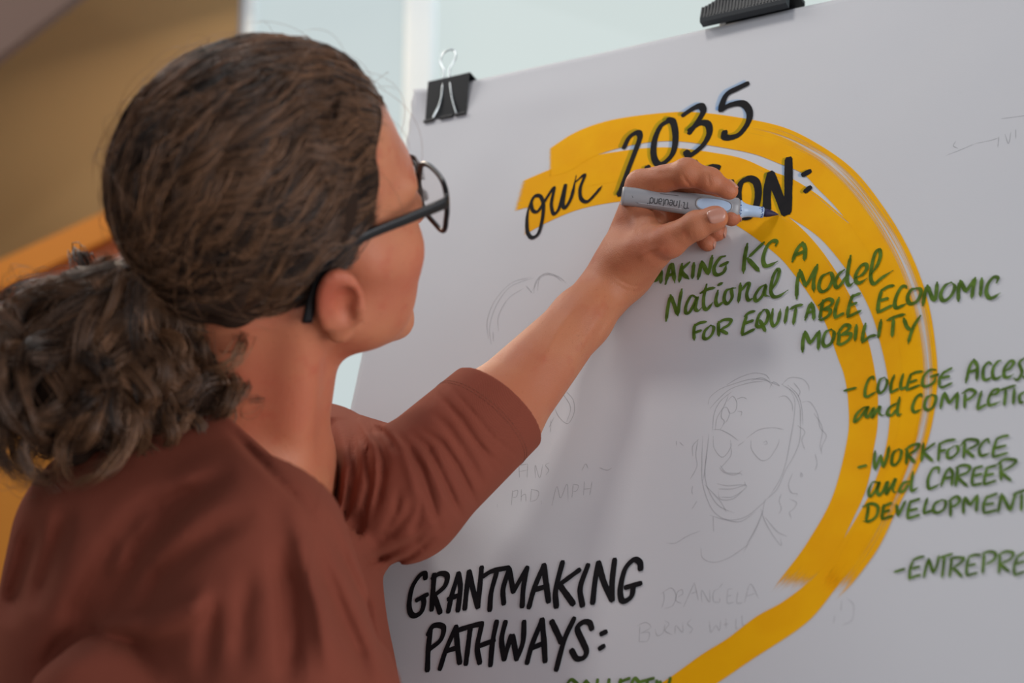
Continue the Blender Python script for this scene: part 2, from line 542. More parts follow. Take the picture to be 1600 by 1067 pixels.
B_out = [(805,288),(853,268),(900,251),(940,241),(1000,232),(1050,231),(1120,239),(1162,248),(1204,267),(1237,279),(1276,303),(1310,332),(1350,365),(1384,405),(1412,455),(1428,510),(1437,570),(1440,620),(1433,680),(1415,740),(1387,800),(1345,865),(1310,915),(1274,961),(1242,988),(1177,1030),(1122,1067),(1060,1105),(980,1140)]
B_in = [(793,333),(850,317),(899,296),(970,283),(1030,278),(1100,285),(1160,305),(1200,322),(1231,338),(1266,360),(1290,381),(1320,418),(1346,457),(1365,499),(1379,550),(1386,583),(1391,624),(1389,669),(1383,705),(1372,740),(1358,775),(1327,829),(1300,872),(1270,905),(1225,940),(1182,964),(1137,998),(1098,1022),(1043,1061),(1000,1085),(940,1110)]
A_out = [(852,237),(900,207),(960,187),(1040,176),(1110,178),(1200,192),(1260,215),(1330,262),(1385,330),(1425,400),(1450,470),(1462,540),(1465,600),(1455,670),(1435,730),(1405,790),(1374,855),(1339,904),(1308,940),(1284,968)]
A_in = [(852,279),(890,268),(930,244),(990,226),(1050,221),(1120,229),(1176,240),(1218,256),(1254,271),(1275,292),(1308,326),(1345,375),(1375,430),(1395,490),(1407,550),(1410,610),(1404,670),(1388,730),(1362,785),(1330,840),(1300,890),(1262,940)]
band('yellow_stroke', C_out, C_in, 0.00020, lambda s, f: 0.18 + ends(s, 0.02, 0.10) + 0.15 * np.exp(-((f - 0.12) / 0.08) ** 2) * (s > 0.3) * (s < 0.6))
band('yellow_stroke', B_out, B_in, 0.00030, lambda s, f: 0.16 + ends(s, 0.02, 0.02) + 0.20 * np.clip((f - 0.75) / 0.25, 0, 1) * np.clip((s - 0.86) / 0.1, 0, 1) + 0.22 * np.exp(-((f - 0.08) / 0.08) ** 2) * np.clip((s - 0.22) / .05, 0, 1) * (s < 0.36))
band('yellow_stroke', A_out, A_in, 0.00040, lambda s, f: 0.17 + ends(s, 0.015, 0.08) + 0.36 * np.exp(-((f - 0.27) / 0.20) ** 2) * np.clip((s - 0.22) / 0.15, 0, 1) * np.clip((1.0 - s) / 0.2, 0, 1))

# ink colours
M_blk = ink('black_marker_ink', (31, 29, 31), 1.0, (24, 24, 28), 90)
M_blue = tint('pale_blue_marker_wash', (.74, .85, .97))
M_grn = ink('green_marker_ink', (72, 100, 22), 0.93, (96, 128, 44), 110)
M_pen = ink('graphite_pencil', (110, 110, 116), 0.31)

blk = 0.00060
two = parse(cJ, '90,655 140,560 215,515 238,560 190,700 130,860 60,1060 50,1090 150,1060 260,1060')
zero = parse(cJ, '510,408 430,460 372,600 368,740 410,815 480,790 550,700 570,550 545,420 500,400')
three = parse(cJ, '640,360 740,295 805,275 828,330 770,430 700,525; 700,500 800,435 870,445 882,530 820,640 700,735 668,705')
five = parse(cJ, '1235,68 1150,110 1050,165 1005,250 995,310; 995,310 1080,265 1190,250 1250,320 1240,420 1160,530 1070,565 1020,555 1022,515')
V_ = parse(c1, '1012,262 1034,338; 1034,338 1064,256'); I_ = parse(c1, '1086,254 1080,338')
S_ = parse(c1, '1122,262 1108,262 1100,280 1118,300 1112,330 1096,330'); I2 = parse(cK, '158,385 130,560 130,760')
O_ = parse(cK, '345,350 270,395 240,520 255,680 295,765 370,765 435,660 462,510 440,390 380,350 340,350')
N_ = parse(cK, '556,690 562,480 598,300; 598,300 690,540 765,725; 800,140 797,450 785,720')
CO = parse(cK, '965,305 1030,272; 990,488 1035,450')
ink_obj('blue_shadow_lettering', two + zero + three + five, 7.4, M_blue, 0.00050, chart, shift=(-5.5, -2.0), label='pale blue shadow strokes behind the black numerals 2035')
ink_obj('blue_shadow_lettering', V_ + I_ + S_ + I2 + O_ + N_ + CO, 8.6, M_blue, 0.00050, chart, shift=(-5.5, 0.5), label='pale blue shadow strokes behind the black word VISION')
for nm, stv, wd in (('2', two, 7.4), ('0', zero, 8.0), ('3', three, 8.0), ('5', five, 8.2)):
    ink_obj('black_lettering', stv, wd, M_blk, blk, chart, label='bold black numeral ' + nm)
ink_obj('black_lettering', parse(cI, '255,742 210,752 178,850 178,960 205,996 245,970 270,880 276,790 258,742 225,738 202,780 212,830 242,834 290,762 342,688 325,790 340,850 372,815 412,670 396,790 410,812 448,745 478,612; 470,655 530,608 502,690 508,755 545,772 590,730 636,674'), 4.6, M_blk, blk, chart, taper=0.06, label='thin black script word our')
ink_obj('black_lettering', V_ + I_ + S_ + I2, 8.8, M_blk, blk, chart, label='bold black letters VISI partly hidden by the hand')
ink_obj('black_lettering', O_, 9.0, M_blk, blk, chart, label='bold black letter O')
ink_obj('black_lettering', N_, 10.6, M_blk, blk, chart, label='bold black letter N')
ink_obj('black_lettering', CO, 8.6, M_blk, blk, chart, label='black colon after VISION')
ink_obj('black_lettering', parse(cG, '185,225 180,188 140,205 80,300 55,430 65,505 100,530 150,500 172,430 165,375; 115,405 200,358; 255,200 245,340 235,480; 240,230 300,190 358,205 340,290 255,368; 255,368 278,430 302,500; 368,495 400,350 450,190; 450,190 465,300 445,485; 370,395 460,360; 500,470 515,320 535,175; 535,175 570,330 605,455; 635,140 620,300 605,455; 755,180 712,340 700,480; 645,212 720,168 850,140; 855,150 808,310 812,428; 855,150 890,330; 890,330 1000,140; 1000,140 970,300 960,450') , 8.0, M_blk, blk, chart, label='bold black letters GRANTM')
ink_obj('black_lettering', parse(cH, '85,458 130,300 205,120; 205,120 225,280 242,410; 125,320 235,285; 355,95 300,320 305,450; 490,157 330,275; 330,275 440,428; 560,118 498,300 515,440; 598,420 618,240 645,100; 645,100 690,260 755,395; 775,75 755,250 755,395; 985,148 978,95 930,75 860,150 822,300 828,390 858,408 910,370 928,290; 865,298 985,265'), 8.6, M_blk, blk, chart, label='bold black letters AKING')
ink_obj('black_lettering', parse(cG, '225,650 207,800 200,965; 205,680 250,610 328,620 308,720 218,798; 300,955 350,800 430,618; 430,618 440,760 458,905; 350,812 440,785; 545,620 508,915; 455,642 550,612 640,590; 635,600 600,780 618,905; 755,575 722,740 705,925; 625,768 735,725; 825,578 795,720 815,875; 815,875 870,690; 885,690 915,875; 915,875 965,740 975,575'), 8.4, M_blk, blk, chart, label='bold black letters PATHW')
ink_obj('black_lettering', parse(cH, '70,905 110,760 190,560; 190,560 205,720 215,890; 115,785 205,745; 270,575 345,735; 448,548 370,720 305,960; 590,628 572,582 520,578 475,630 520,740 548,810 528,862 470,870 430,808; 668,672 705,655; 655,790 688,770'), 8.8, M_blk, blk, chart, label='bold black letters AYS and colon')

def G(s1, wd=5.0, tp=0.12, label=None):
    ink_obj('green_lettering', s1, wd, M_grn, 0.00080, chart, taper=tp, label=label)
G(parse(cA, '55,485 100,340; 100,340 135,420 180,335; 180,335 175,445; 215,450 250,300 270,285 292,440; 225,385 290,358; 352,278 328,435; 415,265 348,340 410,408; 450,272 438,405; 485,408 515,258; 515,258 570,370; 603,210 572,370; 712,215 670,228 622,300 622,355 650,372 700,345 722,280; 665,300 742,262'), 5.2, label='dark green word MAKING')
G(parse(cA, '895,110 872,230 862,360; 1035,98 905,225; 895,232 995,342; 1130,128 1143,98 1110,86 1060,130 1026,230 1040,292 1080,292 1150,256'), 5.4, label='green letters KC')
G(parse(cA, '1270,262 1310,160 1355,100; 1355,100 1378,160 1370,255; 1290,208 1378,172'), 5.4, label='green letter A')
G(parse(cA, '220,758 235,640 256,540; 256,540 290,630 318,715; 350,490 330,600 318,715; 470,560 430,545 388,620 382,685 410,688 450,620 478,560 462,650 485,672 520,640; 556,450 532,560 534,640 560,660 608,600; 503,525 570,490 628,478; 648,458 692,436; 650,500 632,590 650,628 700,590; 765,485 718,505 702,580 730,612 768,560 764,490 800,480; 838,440 832,520 820,605; 832,520 890,445 912,445 890,530 905,582 950,560; 1050,450 1000,480 958,550 972,590 1020,545 1050,462 1040,535 1080,550; 1085,520 1140,420 1162,340 1145,324 1108,390 1090,500 1112,552 1160,548 1235,498'), 4.8, label='green script word National')
G(parse(cA, '1306,570 1310,440 1332,328; 1332,328 1382,470; 1382,470 1480,285; 1480,285 1448,420 1450,515') + parse(cB, '510,355 450,390 425,470 450,512 500,490 540,410 525,352 495,362; 640,330 590,372 560,440 578,480 620,440 655,375; 692,212 668,340 662,430 682,462 720,435; 735,400 790,372 826,320 818,285 780,298 735,370 737,430 770,440 830,402; 855,380 912,300 940,220 932,166 900,188 872,280 858,390 870,438 892,450 950,402 1048,337'), 5.0, label='green script word Model')
G(parse(cA, '458,785 450,850 455,918; 452,800 500,772 558,762; 456,855 518,832; 592,790 542,840 532,895 560,905 600,870 616,812 592,790; 655,762 655,830 660,885; 645,780 700,746 760,748 738,790 668,828; 668,828 735,865'), 4.6, label='green word FOR')
G(parse(cA, '892,705 862,800 850,878; 872,718 910,687 962,672; 872,778 950,748; 852,876 962,820; 1035,660 992,710 972,790 1000,805 1050,770 1070,700 1052,662 1022,662; 1000,748 1048,845; 1108,655 1095,750 1115,798 1150,760 1172,655; 1230,638 1208,778; 1302,645 1278,788; 1252,658 1300,632 1360,620; 1378,748 1410,640 1430,602; 1430,602 1446,660 1450,750; 1392,692 1450,672') + parse(cB, '460,582 446,660 432,745; 422,628 500,575 540,590 520,630 450,665; 450,665 518,662 508,710 450,748 422,744; 595,562 566,650 556,735; 556,735 640,690; 712,540 682,620 662,728; 662,728 782,670; 692,560 778,526; 682,630 748,605'), 4.9, label='green word EQUITABLE')
G(parse(cC, '122,290 92,400 76,530; 76,530 238,448; 112,305 190,258 256,246; 105,402 196,377; 378,272 372,252 330,262 282,340 257,430 272,478 330,460 385,430; 500,277 432,292 392,360 402,420 432,438 490,410 530,330 520,280 480,270; 552,455 570,340 598,245; 598,245 662,415; 700,215 690,330 676,415; 850,215 782,252 737,340 752,398 790,403 850,350 884,262 850,215; 922,412 922,300 942,198; 942,198 1000,318; 1000,318 1098,168; 1098,168 1075,280 1060,388; 1166,172 1150,368; 1320,222 1335,172 1292,162 1232,230 1212,320 1242,378 1290,373 1358,326'), 5.2, label='green word ECONOMIC')
G(parse(cB, '290,1015 292,920 310,842; 310,842 352,948; 352,948 430,838; 430,838 420,1000; 530,825 482,852 458,930 480,968 530,940 553,860 530,822; 597,850 592,910 582,955; 580,862 640,792 683,802 660,842 602,878; 602,878 688,862 680,908 620,950 572,950; 740,788 727,925; 816,778 796,860 786,940; 786,940 850,890 908,876; 946,748 922,902') + parse(cC, '245,592 230,785; 178,610 270,570 368,545; 352,588 382,672 420,712; 528,560 460,662 422,760 396,855'), 5.0, label='green word MOBILITY')
G(parse(cD, '102,380 208,352; 350,285 346,262 312,280 282,350 277,418 300,428 380,380; 440,267 402,290 383,360 402,398 440,370 463,302 440,267; 522,248 496,320 488,398; 488,398 560,360; 597,238 577,310 572,372; 572,372 622,347; 662,238 637,310 622,378; 622,378 738,330; 652,250 700,227 762,217; 642,315 714,287; 868,205 820,207 767,260 757,328 790,343 850,310 868,252; 822,265 898,240; 940,217 902,280 897,345; 897,345 930,350 1008,312; 922,237 1008,187; 912,275 988,258'), 4.4, label='green word COLLEGE after a dash')
G(parse(cD, '1117,313 1150,180 1186,117; 1186,117 1213,180 1208,300; 1132,230 1214,202; 1330,158 1310,142 1267,190 1262,270 1290,290 1340,262; 1408,130 1390,132 1347,190 1342,258 1370,282 1425,250; 1432,222 1490,190 1518,142 1490,132 1442,190 1437,258 1470,268 1520,240; 1610,105 1564,150 1585,225 1550,288 1512,272; 1680,85 1634,130 1655,205 1620,268 1582,252'), 4.6, label='green word Access cut by the frame edge')
G(parse(cD, '308,512 262,522 204,580 192,638 228,612 285,535 302,515 282,575 300,600 350,525 338,602 400,510 395,560 420,585 458,575; 545,480 482,522 462,570 500,582 550,522; 567,432 547,540 556,583 584,570; 750,430 745,407 702,440 672,520 692,558 750,530; 840,412 792,440 772,510 800,540 848,510 868,432 832,407; 907,528 920,450 940,393; 940,393 980,488; 980,488 1050,393; 1050,393 1040,540; 1112,402 1107,528; 1088,402 1150,368 1197,390 1170,430 1112,468; 1250,382 1227,460 1212,538; 1212,538 1290,492; 1312,420 1378,402 1388,368 1342,382 1307,450 1312,498 1360,490 1408,467; 1452,372 1437,508; 1402,377 1538,333; 1522,362 1512,498; 1610,388 1567,420 1572,476 1605,470; 1660,480 1670,360; 1670,360 1730,465; 1745,345 1730,465'), 4.6, label='green words and COMPLETION cut by the frame edge')
G(parse(cE, '122,350 203,328; 275,202 266,290 275,370; 275,370 325,238; 325,238 332,290 350,350; 350,350 382,250 400,155; 490,182 437,220 422,308 450,328 493,280 508,202 480,182; 560,182 552,325; 542,190 610,148 666,142 640,190 567,235; 567,235 630,308; 706,132 687,300; 808,130 702,210; 702,210 790,295; 850,132 837,298; 842,145 910,112 997,97; 847,205 908,190; 970,165 922,200 922,258 960,260 1010,212 1010,162 970,155; 1075,122 1062,272; 1035,155 1090,102 1178,102 1188,140 1087,198; 1087,198 1158,260; 1290,130 1278,97 1232,130 1202,190 1222,243 1300,220; 1362,87 1332,180 1322,258; 1322,258 1462,215; 1352,100 1410,72 1472,63; 1332,180 1448,150'), 4.6, label='green word WORKFORCE after a dash')
G(parse(cE, '302,482 252,482 217,560 232,608 280,552 312,482 294,560 312,598 345,560 385,478 376,588 455,450 432,540 450,573 490,550; 582,470 522,492 492,558 530,560 580,482; 612,387 597,500 602,558 658,526; 840,400 840,352 790,362 747,450 752,533 800,525 858,490; 862,518 902,400 940,347; 940,347 964,400 956,515; 872,455 958,430; 1012,342 992,522; 992,352 1060,327 1118,342 1098,390 1003,430; 1003,430 1098,518; 1162,352 1142,430 1137,508; 1137,508 1230,490; 1152,360 1238,332; 1152,425 1233,402; 1272,352 1252,430 1242,503; 1242,503 1358,462; 1262,355 1358,327; 1257,420 1338,402; 1392,302 1397,468; 1352,330 1430,277 1527,282 1508,322 1397,390; 1397,390 1488,468'), 4.6, label='green words and CAREER')
G(parse(cE, '217,682 207,760 192,828; 168,700 240,672 298,700 288,780 230,828 168,830; 352,682 342,750 332,813; 332,813 438,780; 342,700 428,662; 337,750 408,730; 466,682 480,785; 480,785 548,642; 592,647 572,720 562,808; 562,808 678,770; 582,660 678,627; 562,740 658,715; 742,622 717,700 707,763; 707,763 788,730; 880,637 812,670 792,730 830,753 888,720 903,652 862,632; 947,642 947,790; 928,650 1000,607 1028,640 1000,680 947,708; 1062,762 1062,680 1077,612; 1077,612 1120,688; 1120,688 1188,592; 1188,592 1175,748; 1272,602 1242,680 1242,758; 1242,758 1368,725; 1262,620 1368,577; 1262,680 1338,665; 1372,748 1387,660 1402,582; 1402,582 1480,738; 1528,572 1480,738; 1582,580 1577,738; 1505,590 1580,560 1680,535'), 4.8, label='green word DEVELOPMENT')
G(parse(cF, '132,325 258,284; 352,187 312,280 302,420; 342,190 400,162 478,142; 332,285 428,257; 320,395 380,367 436,356; 466,388 490,270 522,168; 522,168 572,338; 572,338 610,260 640,132; 702,142 672,392; 652,160 798,112; 782,162 757,388; 762,180 830,157 916,162 890,210 792,280; 792,280 830,300 903,382; 977,152 952,260 952,368; 972,155 1040,127 1118,127; 972,250 1058,227; 952,366 1078,326; 1150,102 1132,348; 1132,110 1220,87 1278,110 1260,180 1162,240; 1332,112 1317,348; 1312,130 1400,87 1478,102 1450,170 1332,230; 1332,230 1438,320; 1532,140 1492,250 1492,358; 1492,358 1620,312; 1522,150 1620,90; 1512,230 1620,195'), 4.4, label='green letters ENTREPRE cut by the frame edge')
bt = 'C 902,1068 892,1062 884,1078 885,1100 893,1108 902,1098; O 914,1066 906,1082 910,1104 920,1100 925,1078 916,1064; L 934,1062 930,1104; L2 930,1104 944,1100; L3 952,1062 948,1103; L4 948,1103 962,1098; E 970,1062 966,1102; E2 966,1102 980,1098; E3 968,1066 984,1060; E4 968,1082 980,1078; C2 1000,1068 992,1060 985,1078 988,1098 1000,1092; T 1012,1066 1010,1100; T2 1000,1066 1022,1060; I 1027,1064 1024,1098; V 1032,1066 1040,1094; V2 1040,1094 1048,1060'
G(parse(c1, ';'.join(' '.join(t_.split()[1:]) for t_ in bt.split(';'))), 5.4, 0.0, label='green word COLLECTIVE cut by the lower frame edge')

# pencil under-drawing
def PCL(s1, label, w=0.9):
    ink_obj('pencil_drawing', s1, w, M_pen, 0.00015, chart, taper=0.1, label=label, wob=0.15, cap=False, step=3)['kind'] = 'stuff'
PCL(parse(cS, '240,225 250,190 300,150 380,120 460,100 530,110 560,140; 250,245 290,200 350,150 440,120 520,110; 330,130 390,95 460,72 520,80 545,110; 262,345 270,270 300,210 360,160; 275,350 285,290 320,230 340,180; 300,350 320,310 305,290 310,250 330,240 345,270 330,310 315,320; 335,210 360,185 380,215 375,255 350,270 335,250; 380,200 410,190 430,200; 385,260 405,262 400,285; 450,110 500,95 545,115 590,135 560,115 540,150; 600,130 640,95 700,100 730,130 735,160; 585,190 620,185 650,220 655,260; 600,125 660,170 690,240 695,320; 630,130 680,180 700,250 705,330; 640,150 665,210 660,300 640,420 620,520 590,600 540,680; 690,250 690,400 650,500 620,550 580,640 520,700; 660,120 690,160 680,190; 700,215 740,215 775,270 790,340 820,380 800,430 795,470; 760,270 800,340 790,430 800,470; 680,330 715,360 700,400 715,450'), 'faint pencil lines of curly hair in a portrait sketch')
PCL(parse(cS, '260,350 300,350 350,375 390,405; 385,430 420,405; 430,390 490,350 560,340 612,350; 450,400 455,450 500,500 540,490 580,430 590,395; 510,415 525,405 530,420 515,422; 265,380 270,440 310,485 350,440 350,400; 300,540 350,480 355,440; 295,535 320,560 370,572 410,550; 300,525 330,560 400,565 408,575; 285,615 340,625 400,620 430,625 410,650 360,690 300,690 290,650; 290,640 360,640 425,620; 420,605 425,630; 300,680 360,680 410,650; 215,380 210,500 215,620 260,740 330,790 420,780 500,720 550,670; 235,450 225,560 240,640 290,720 370,760; 245,370 232,480 218,600; 225,620 300,700 330,755; 250,770 320,790 400,800 480,750; 265,775 268,850; 520,690 500,780 440,900 415,955; 510,750 470,850 430,910; 500,740 520,800 560,870 600,920 595,880; 520,780 580,850 630,875; 35,905 80,905 140,870 205,845; 205,930 215,980 270,1000 340,980 430,920 450,900'), 'faint pencil lines of a face in a portrait sketch')
PCL(parse(cS, '195,395 165,430 165,480; 190,400 180,470 185,530 150,595; 165,625 160,650 165,668; 185,700 160,740; 600,665 590,700 600,740 585,765; 655,565 635,620 650,660 680,665 670,680; 640,690 675,710 655,745 640,755 650,790; 695,560 705,575 695,582 695,560; 765,470 775,515 765,550; 85,405 85,430; 100,410 120,430'), 'faint pencil curls beside the portrait sketch')
PCL(parse(cL, '70,350 65,280 90,200 140,130 200,100 240,90; 60,330 55,260 85,180 150,110 230,85; 240,150 250,100 290,70 340,85 370,110; 235,140 270,80 320,80 355,105; 100,300 100,240 140,170 200,130; 210,120 235,150; 80,340 78,300; 255,140 265,90 310,70; 360,530 395,570 400,620 375,665 340,640 320,600; 350,540 385,600 370,660; 300,680 320,640; 305,700 308,650'), 'faint pencil head outline behind the forearm')
PCL(parse(cL, '180,830 182,880; 182,830 215,825; 182,855 210,850; 215,825 212,880; 245,880 245,830 262,880 275,825; 300,820 285,830 298,850 285,870; 155,930 150,990; 155,935 175,930 170,955 155,958; 190,925 188,975; 188,955 205,945 208,975; 230,925 225,975; 228,925 258,935 250,965 225,975; 268,970 270,985; 310,990 330,915 345,960 370,905 375,975; 395,905 390,960; 395,905 415,910 410,930 393,935; 440,895 435,950; 470,895 460,950; 438,925 465,922; 95,985 95,1000; 430,850 445,825 455,845; 500,840 530,850 550,840'), 'faint pencil letters PhD, MPH')
PCL(parse(cM, '215,400 220,440 205,495; 200,410 260,375 290,420 270,480 215,500; 300,430 330,410 325,385 300,400 290,450 330,470; 335,490 400,345; 400,345 425,450; 380,410 420,395; 445,460 445,390 490,460 492,385; 545,380 515,400 515,455 550,460 550,430; 570,350 545,380; 600,385 598,465 640,460; 600,385 630,380; 600,425 625,420; 660,400 655,465 690,465; 700,465 735,355 785,440; 715,425 765,410; 75,600 70,700; 60,600 110,580 140,610 80,645; 80,645 130,640 120,690 70,695; 165,620 180,660 215,640 225,590; 225,570 250,590 225,630 270,655; 285,650 290,600 330,640 330,580; 385,560 360,590 390,620 370,650; 430,603 436,600; 490,570 500,640 530,600 550,630 560,560; 590,560 590,620; 575,595 610,590; 650,560 650,620 665,615; 685,540 690,600 705,595; 1280,450 1275,520; 1310,440 1350,480 1340,570 1280,600; 1230,590 1240,540'), 'faint pencil name lettering beside the yellow arc')
PCL(parse((1400, 150, 2.67), '210,250 260,230 330,200; 330,200 400,185 430,175; 250,190 240,210 260,220; 430,170 425,215; 455,160 470,200 480,150; 500,140 500,180; 440,95 560,80'), 'faint pencil scribble at upper right')

# ------------------------------------------------------------------ clips on the top edge
M_bclip = simple('black_enamel_clip', (17, 18, 20), 0.35, spec=0.5)
M_wire = simple('nickel_plated_wire', (205, 212, 214), 0.22, metal=1.0)
def paper_pt(u, v, n): return PO + PU * u - PV * v + PN * n
# binder clip at the left corner
uc, vc = to_uv(709, 150)
u0, _ = to_uv(676, 137); u1, _ = to_uv(741, 120)
_, vb = to_uv(713, 181); 
wu = (u1 - u0)
vtop = -0.004
clip = empty('binder_clip', tuple(paper_pt((u0 + u1) / 2, vb, 0.0)))
set_tag(clip, 'black binder clip with silver wire handles on the left corner of the paper', 'binder clip')
uc = (u0 + u1) / 2
# triangular spring body: cross section in (v, n)
hb = vb - vtop
sec = [(vb, 0.0012), (vtop, 0.009), (vtop - 0.001, 0.008), (vtop - 0.001, -0.016), (vtop, -0.0175), (vb, -0.0150)]
def ribb(sec, ua, ub, th=0.0009):
    inner = []
    P0 = np.array(sec); c = P0.mean(0)
    V = []; nS = len(P0)
    Pin = P0 + (c - P0) / np.linalg.norm(c - P0, axis=1, keepdims=True) * th
    for u_ in (ua, ub):
        for q in P0: V.append(paper_pt(u_, q[0], q[1]))
        for q in Pin: V.append(paper_pt(u_, q[0], q[1]))
    F = []
    for i in range(nS - 1):
        F += [(i, i + 1, 2 * nS + i + 1, 2 * nS + i), (nS + i + 1, nS + i, 3 * nS + i, 3 * nS + i + 1),
              (i + 1, i, nS + i, nS + i + 1), (2 * nS + i, 2 * nS + i + 1, 3 * nS + i + 1, 3 * nS + i)]
    F += [(0, 2 * nS, 3 * nS, nS), (nS - 1, 2 * nS - 1, 4 * nS - 1, 3 * nS - 1)]
    return np.array(V), F
V, F = ribb(sec, u0, u1)
parts = [(V, F)]
for (a_, b_) in ((0.0, 0.24), (0.38, 0.70), (0.76, 1.0)):      # rolled lips that hold the wires
    parts.append(tube_np([paper_pt(u0 + wu * a_, vb + 0.0008, 0.0024), paper_pt(u0 + wu * b_, vb + 0.0008, 0.0024)], 0.0016, 10))
    parts.append(tube_np([paper_pt(u0 + wu * a_, vb + 0.0008, -0.0162), paper_pt(u0 + wu * b_, vb + 0.0008, -0.0162)], 0.0016, 10))
V, F = merge_parts(parts)
mesh_obj('spring_body', V, F, M_bclip, clip, origin=tuple(paper_pt(uc, vb, 0)))
def wire(sgn):
    n0_ = 0.0028 if sgn > 0 else -0.0168
    tilt = 0.10 if sgn > 0 else -0.80
    L_ = 0.076 if sgn > 0 else 0.062
    pr = [(-0.3, 0), (-0.3, 0.0), (-0.13, 0.22), (-0.09, 0.5), (-0.09, 0.70), (-0.17, 0.79), (-0.20, 0.87), (-0.14, 0.965), (0.02, 1.0), (0.14, 0.965), (0.19, 0.88), (0.15, 0.79), (0.06, 0.70), (0.09, 0.5), (0.18, 0.22), (0.3, 0.0)]
    pts = []
    for a_, h_ in pr[1:]:
        pts.append(paper_pt(uc + a_ * wu * 0.95 - (0.10 * h_ * wu if sgn > 0 else -0.28 * h_ * wu), vb - h_ * L_ * 1.0, n0_ + tilt * h_ * L_ + (0.0006 if sgn > 0 else -0.0006)))
    c = catmull(pts, 0.0015)
    return tube_np(c, 0.0009, 8)
V, F = wire(1); mesh_obj('wire_handle', V, F, M_wire, clip, smooth=True, origin=tuple(paper_pt(uc, vb, 0)))
V, F = wire(-1); mesh_obj('wire_handle', V, F, M_wire, clip, smooth=True, origin=tuple(paper_pt(uc, vb, 0)))

# ribbed easel clamps along the top edge
M_clamp = simple('dark_ribbed_plastic', (38, 43, 47), 0.5)
def clamp(pxa, pxb, name, label, group=None):
    ua, va = to_uv(*pxa); ub, vb_ = to_uv(*pxb)
    vb2 = (va + vb_) / 2
    root = empty(name, tuple(paper_pt((ua + ub) / 2, vb2, 0.001)))
    set_tag(root, label, 'clamp', group)
    og = tuple(paper_pt((ua + ub) / 2, vb2, 0))
    n = 30
    # front jaw: trapezoid with a raised middle, ribs along it
    def prof(s):  # s 0..1 -> top v (negative is above the paper edge)
        a_ = np.clip(np.minimum(s, 1 - s) / 0.28, 0, 1)
        return -0.004 - 0.010 * a_ * a_ * (3 - 2 * a_)
    V = []; F = []
    ss = np.linspace(0, 1, n)
    for s in ss:
        u_ = ua + (ub - ua) * s
        tp = vb2 - 0.0165 + (prof(s) + 0.004) * 0.8
        for v_, n_ in ((tp, 0.004), (tp, 0.011), (vb2 - 0.004, 0.012), (vb2, 0.011), (vb2, 0.0035)):
            V.append(paper_pt(u_, v_, n_))
    for i in range(n - 1):
        for j in range(5):
            k = (j + 1) % 5
            F.append((i * 5 + j, i * 5 + k, (i + 1) * 5 + k, (i + 1) * 5 + j))
    F.append((0, 1, 2, 3, 4)); F.append(tuple((n - 1) * 5 + j for j in (4, 3, 2, 1, 0)))
    mesh_obj('jaw', V, F, M_clamp, root, origin=og)
    bm = bmesh.new()
    for k in range(26):
        s = (k + 0.5) / 26
        u_ = ua + (ub - ua) * s
        tp = vb2 - 0.0165 + (prof(s) + 0.004) * 0.8
        frame_box(bm, u_ - 0.0006, u_ + 0.0006, tp + 0.001, vb2 - 0.005, 0.0112, 0.0126)
    o = bm_obj('rib', bm, M_clamp, root, origin=og); o['kind'] = 'stuff'
    um = (ua + ub) / 2 
    w2 = (ub - ua) * 0.27
    bm = bmesh.new()
    frame_box(bm, um - w2, um + w2 * 1.25, vb2 - 0.050, vb2 - 0.018, -0.012, 0.006, 0.002)
    bm_obj('spring_lever', bm, M_black, root, origin=og)
    bm = bmesh.new()
    frame_box(bm, ua + 0.006, ub - 0.004, vb2 - 0.018, vb2 - 0.002, -0.022, -0.0145, 0.002)
    frame_box(bm, ua + 0.012, ub + 0.006, vb2 - 0.022, vb2 - 0.0165, -0.018, 0.005, 0.001)
    bm_obj('back_jaw', bm, M_black, root, origin=og)
clamp((1101, 46), (1235, 17), 'easel_clamp', 'black ribbed clamp on the top edge of the paper, right of the binder clip')
clamp((1490, -46), (1640, -78), 'easel_clamp', 'second black ribbed clamp further right on the top edge, above the frame')
# ------------------------------------------------------------------ signed-distance modelling
def nz_(v): return v / np.linalg.norm(v)
def sd_cone(p, a, b, r1, r2):
    """round cone between two points"""
    ba = b - a; l2 = ba @ ba; rr = r1 - r2; a2 = l2 - rr * rr; il2 = 1.0 / l2
    pa = p - a; y = pa @ ba; z = y - l2
    x2 = np.einsum('ij,ij->i', pa * l2 - y[:, None] * ba, pa * l2 - y[:, None] * ba)
    y2 = y * y * l2; z2 = z * z * l2
    k = np.sign(rr) * rr * rr * x2
    d = (np.sqrt(x2 * a2 * il2) + y * rr) * il2 - r1
    c1_ = np.sign(z) * a2 * z2 > k
    c2_ = np.sign(y) * a2 * y2 < k
    d = np.where(c1_, np.sqrt(x2 + z2) * il2 - r2, d)
    d = np.where(c2_ & ~c1_, np.sqrt(x2 + y2) * il2 - r1, d)
    return d
def sd_ell(p, c, r, M=None):
    q = p - c
    if M is not None: q = q @ M           # columns of M are the axes
    r = np.asarray(r)
    k0 = np.linalg.norm(q / r, axis=1); k1 = np.linalg.norm(q / (r * r), axis=1)
    return k0 * (k0 - 1.0) / (k1 + 1e-9)
def smin(a, b, k):
    h = np.clip(0.5 + 0.5 * (b - a) / k, 0, 1)
    return b * (1 - h) + a * h - k * h * (1 - h)
def smax(a, b, k): return -smin(-a, -b, k)
def frame_from(x, zhint):
    x = nz_(np.asarray(x, float)); y = nz_(np.cross(zhint, x)); z = np.cross(x, y)
    return np.stack([x, y, z], 1)

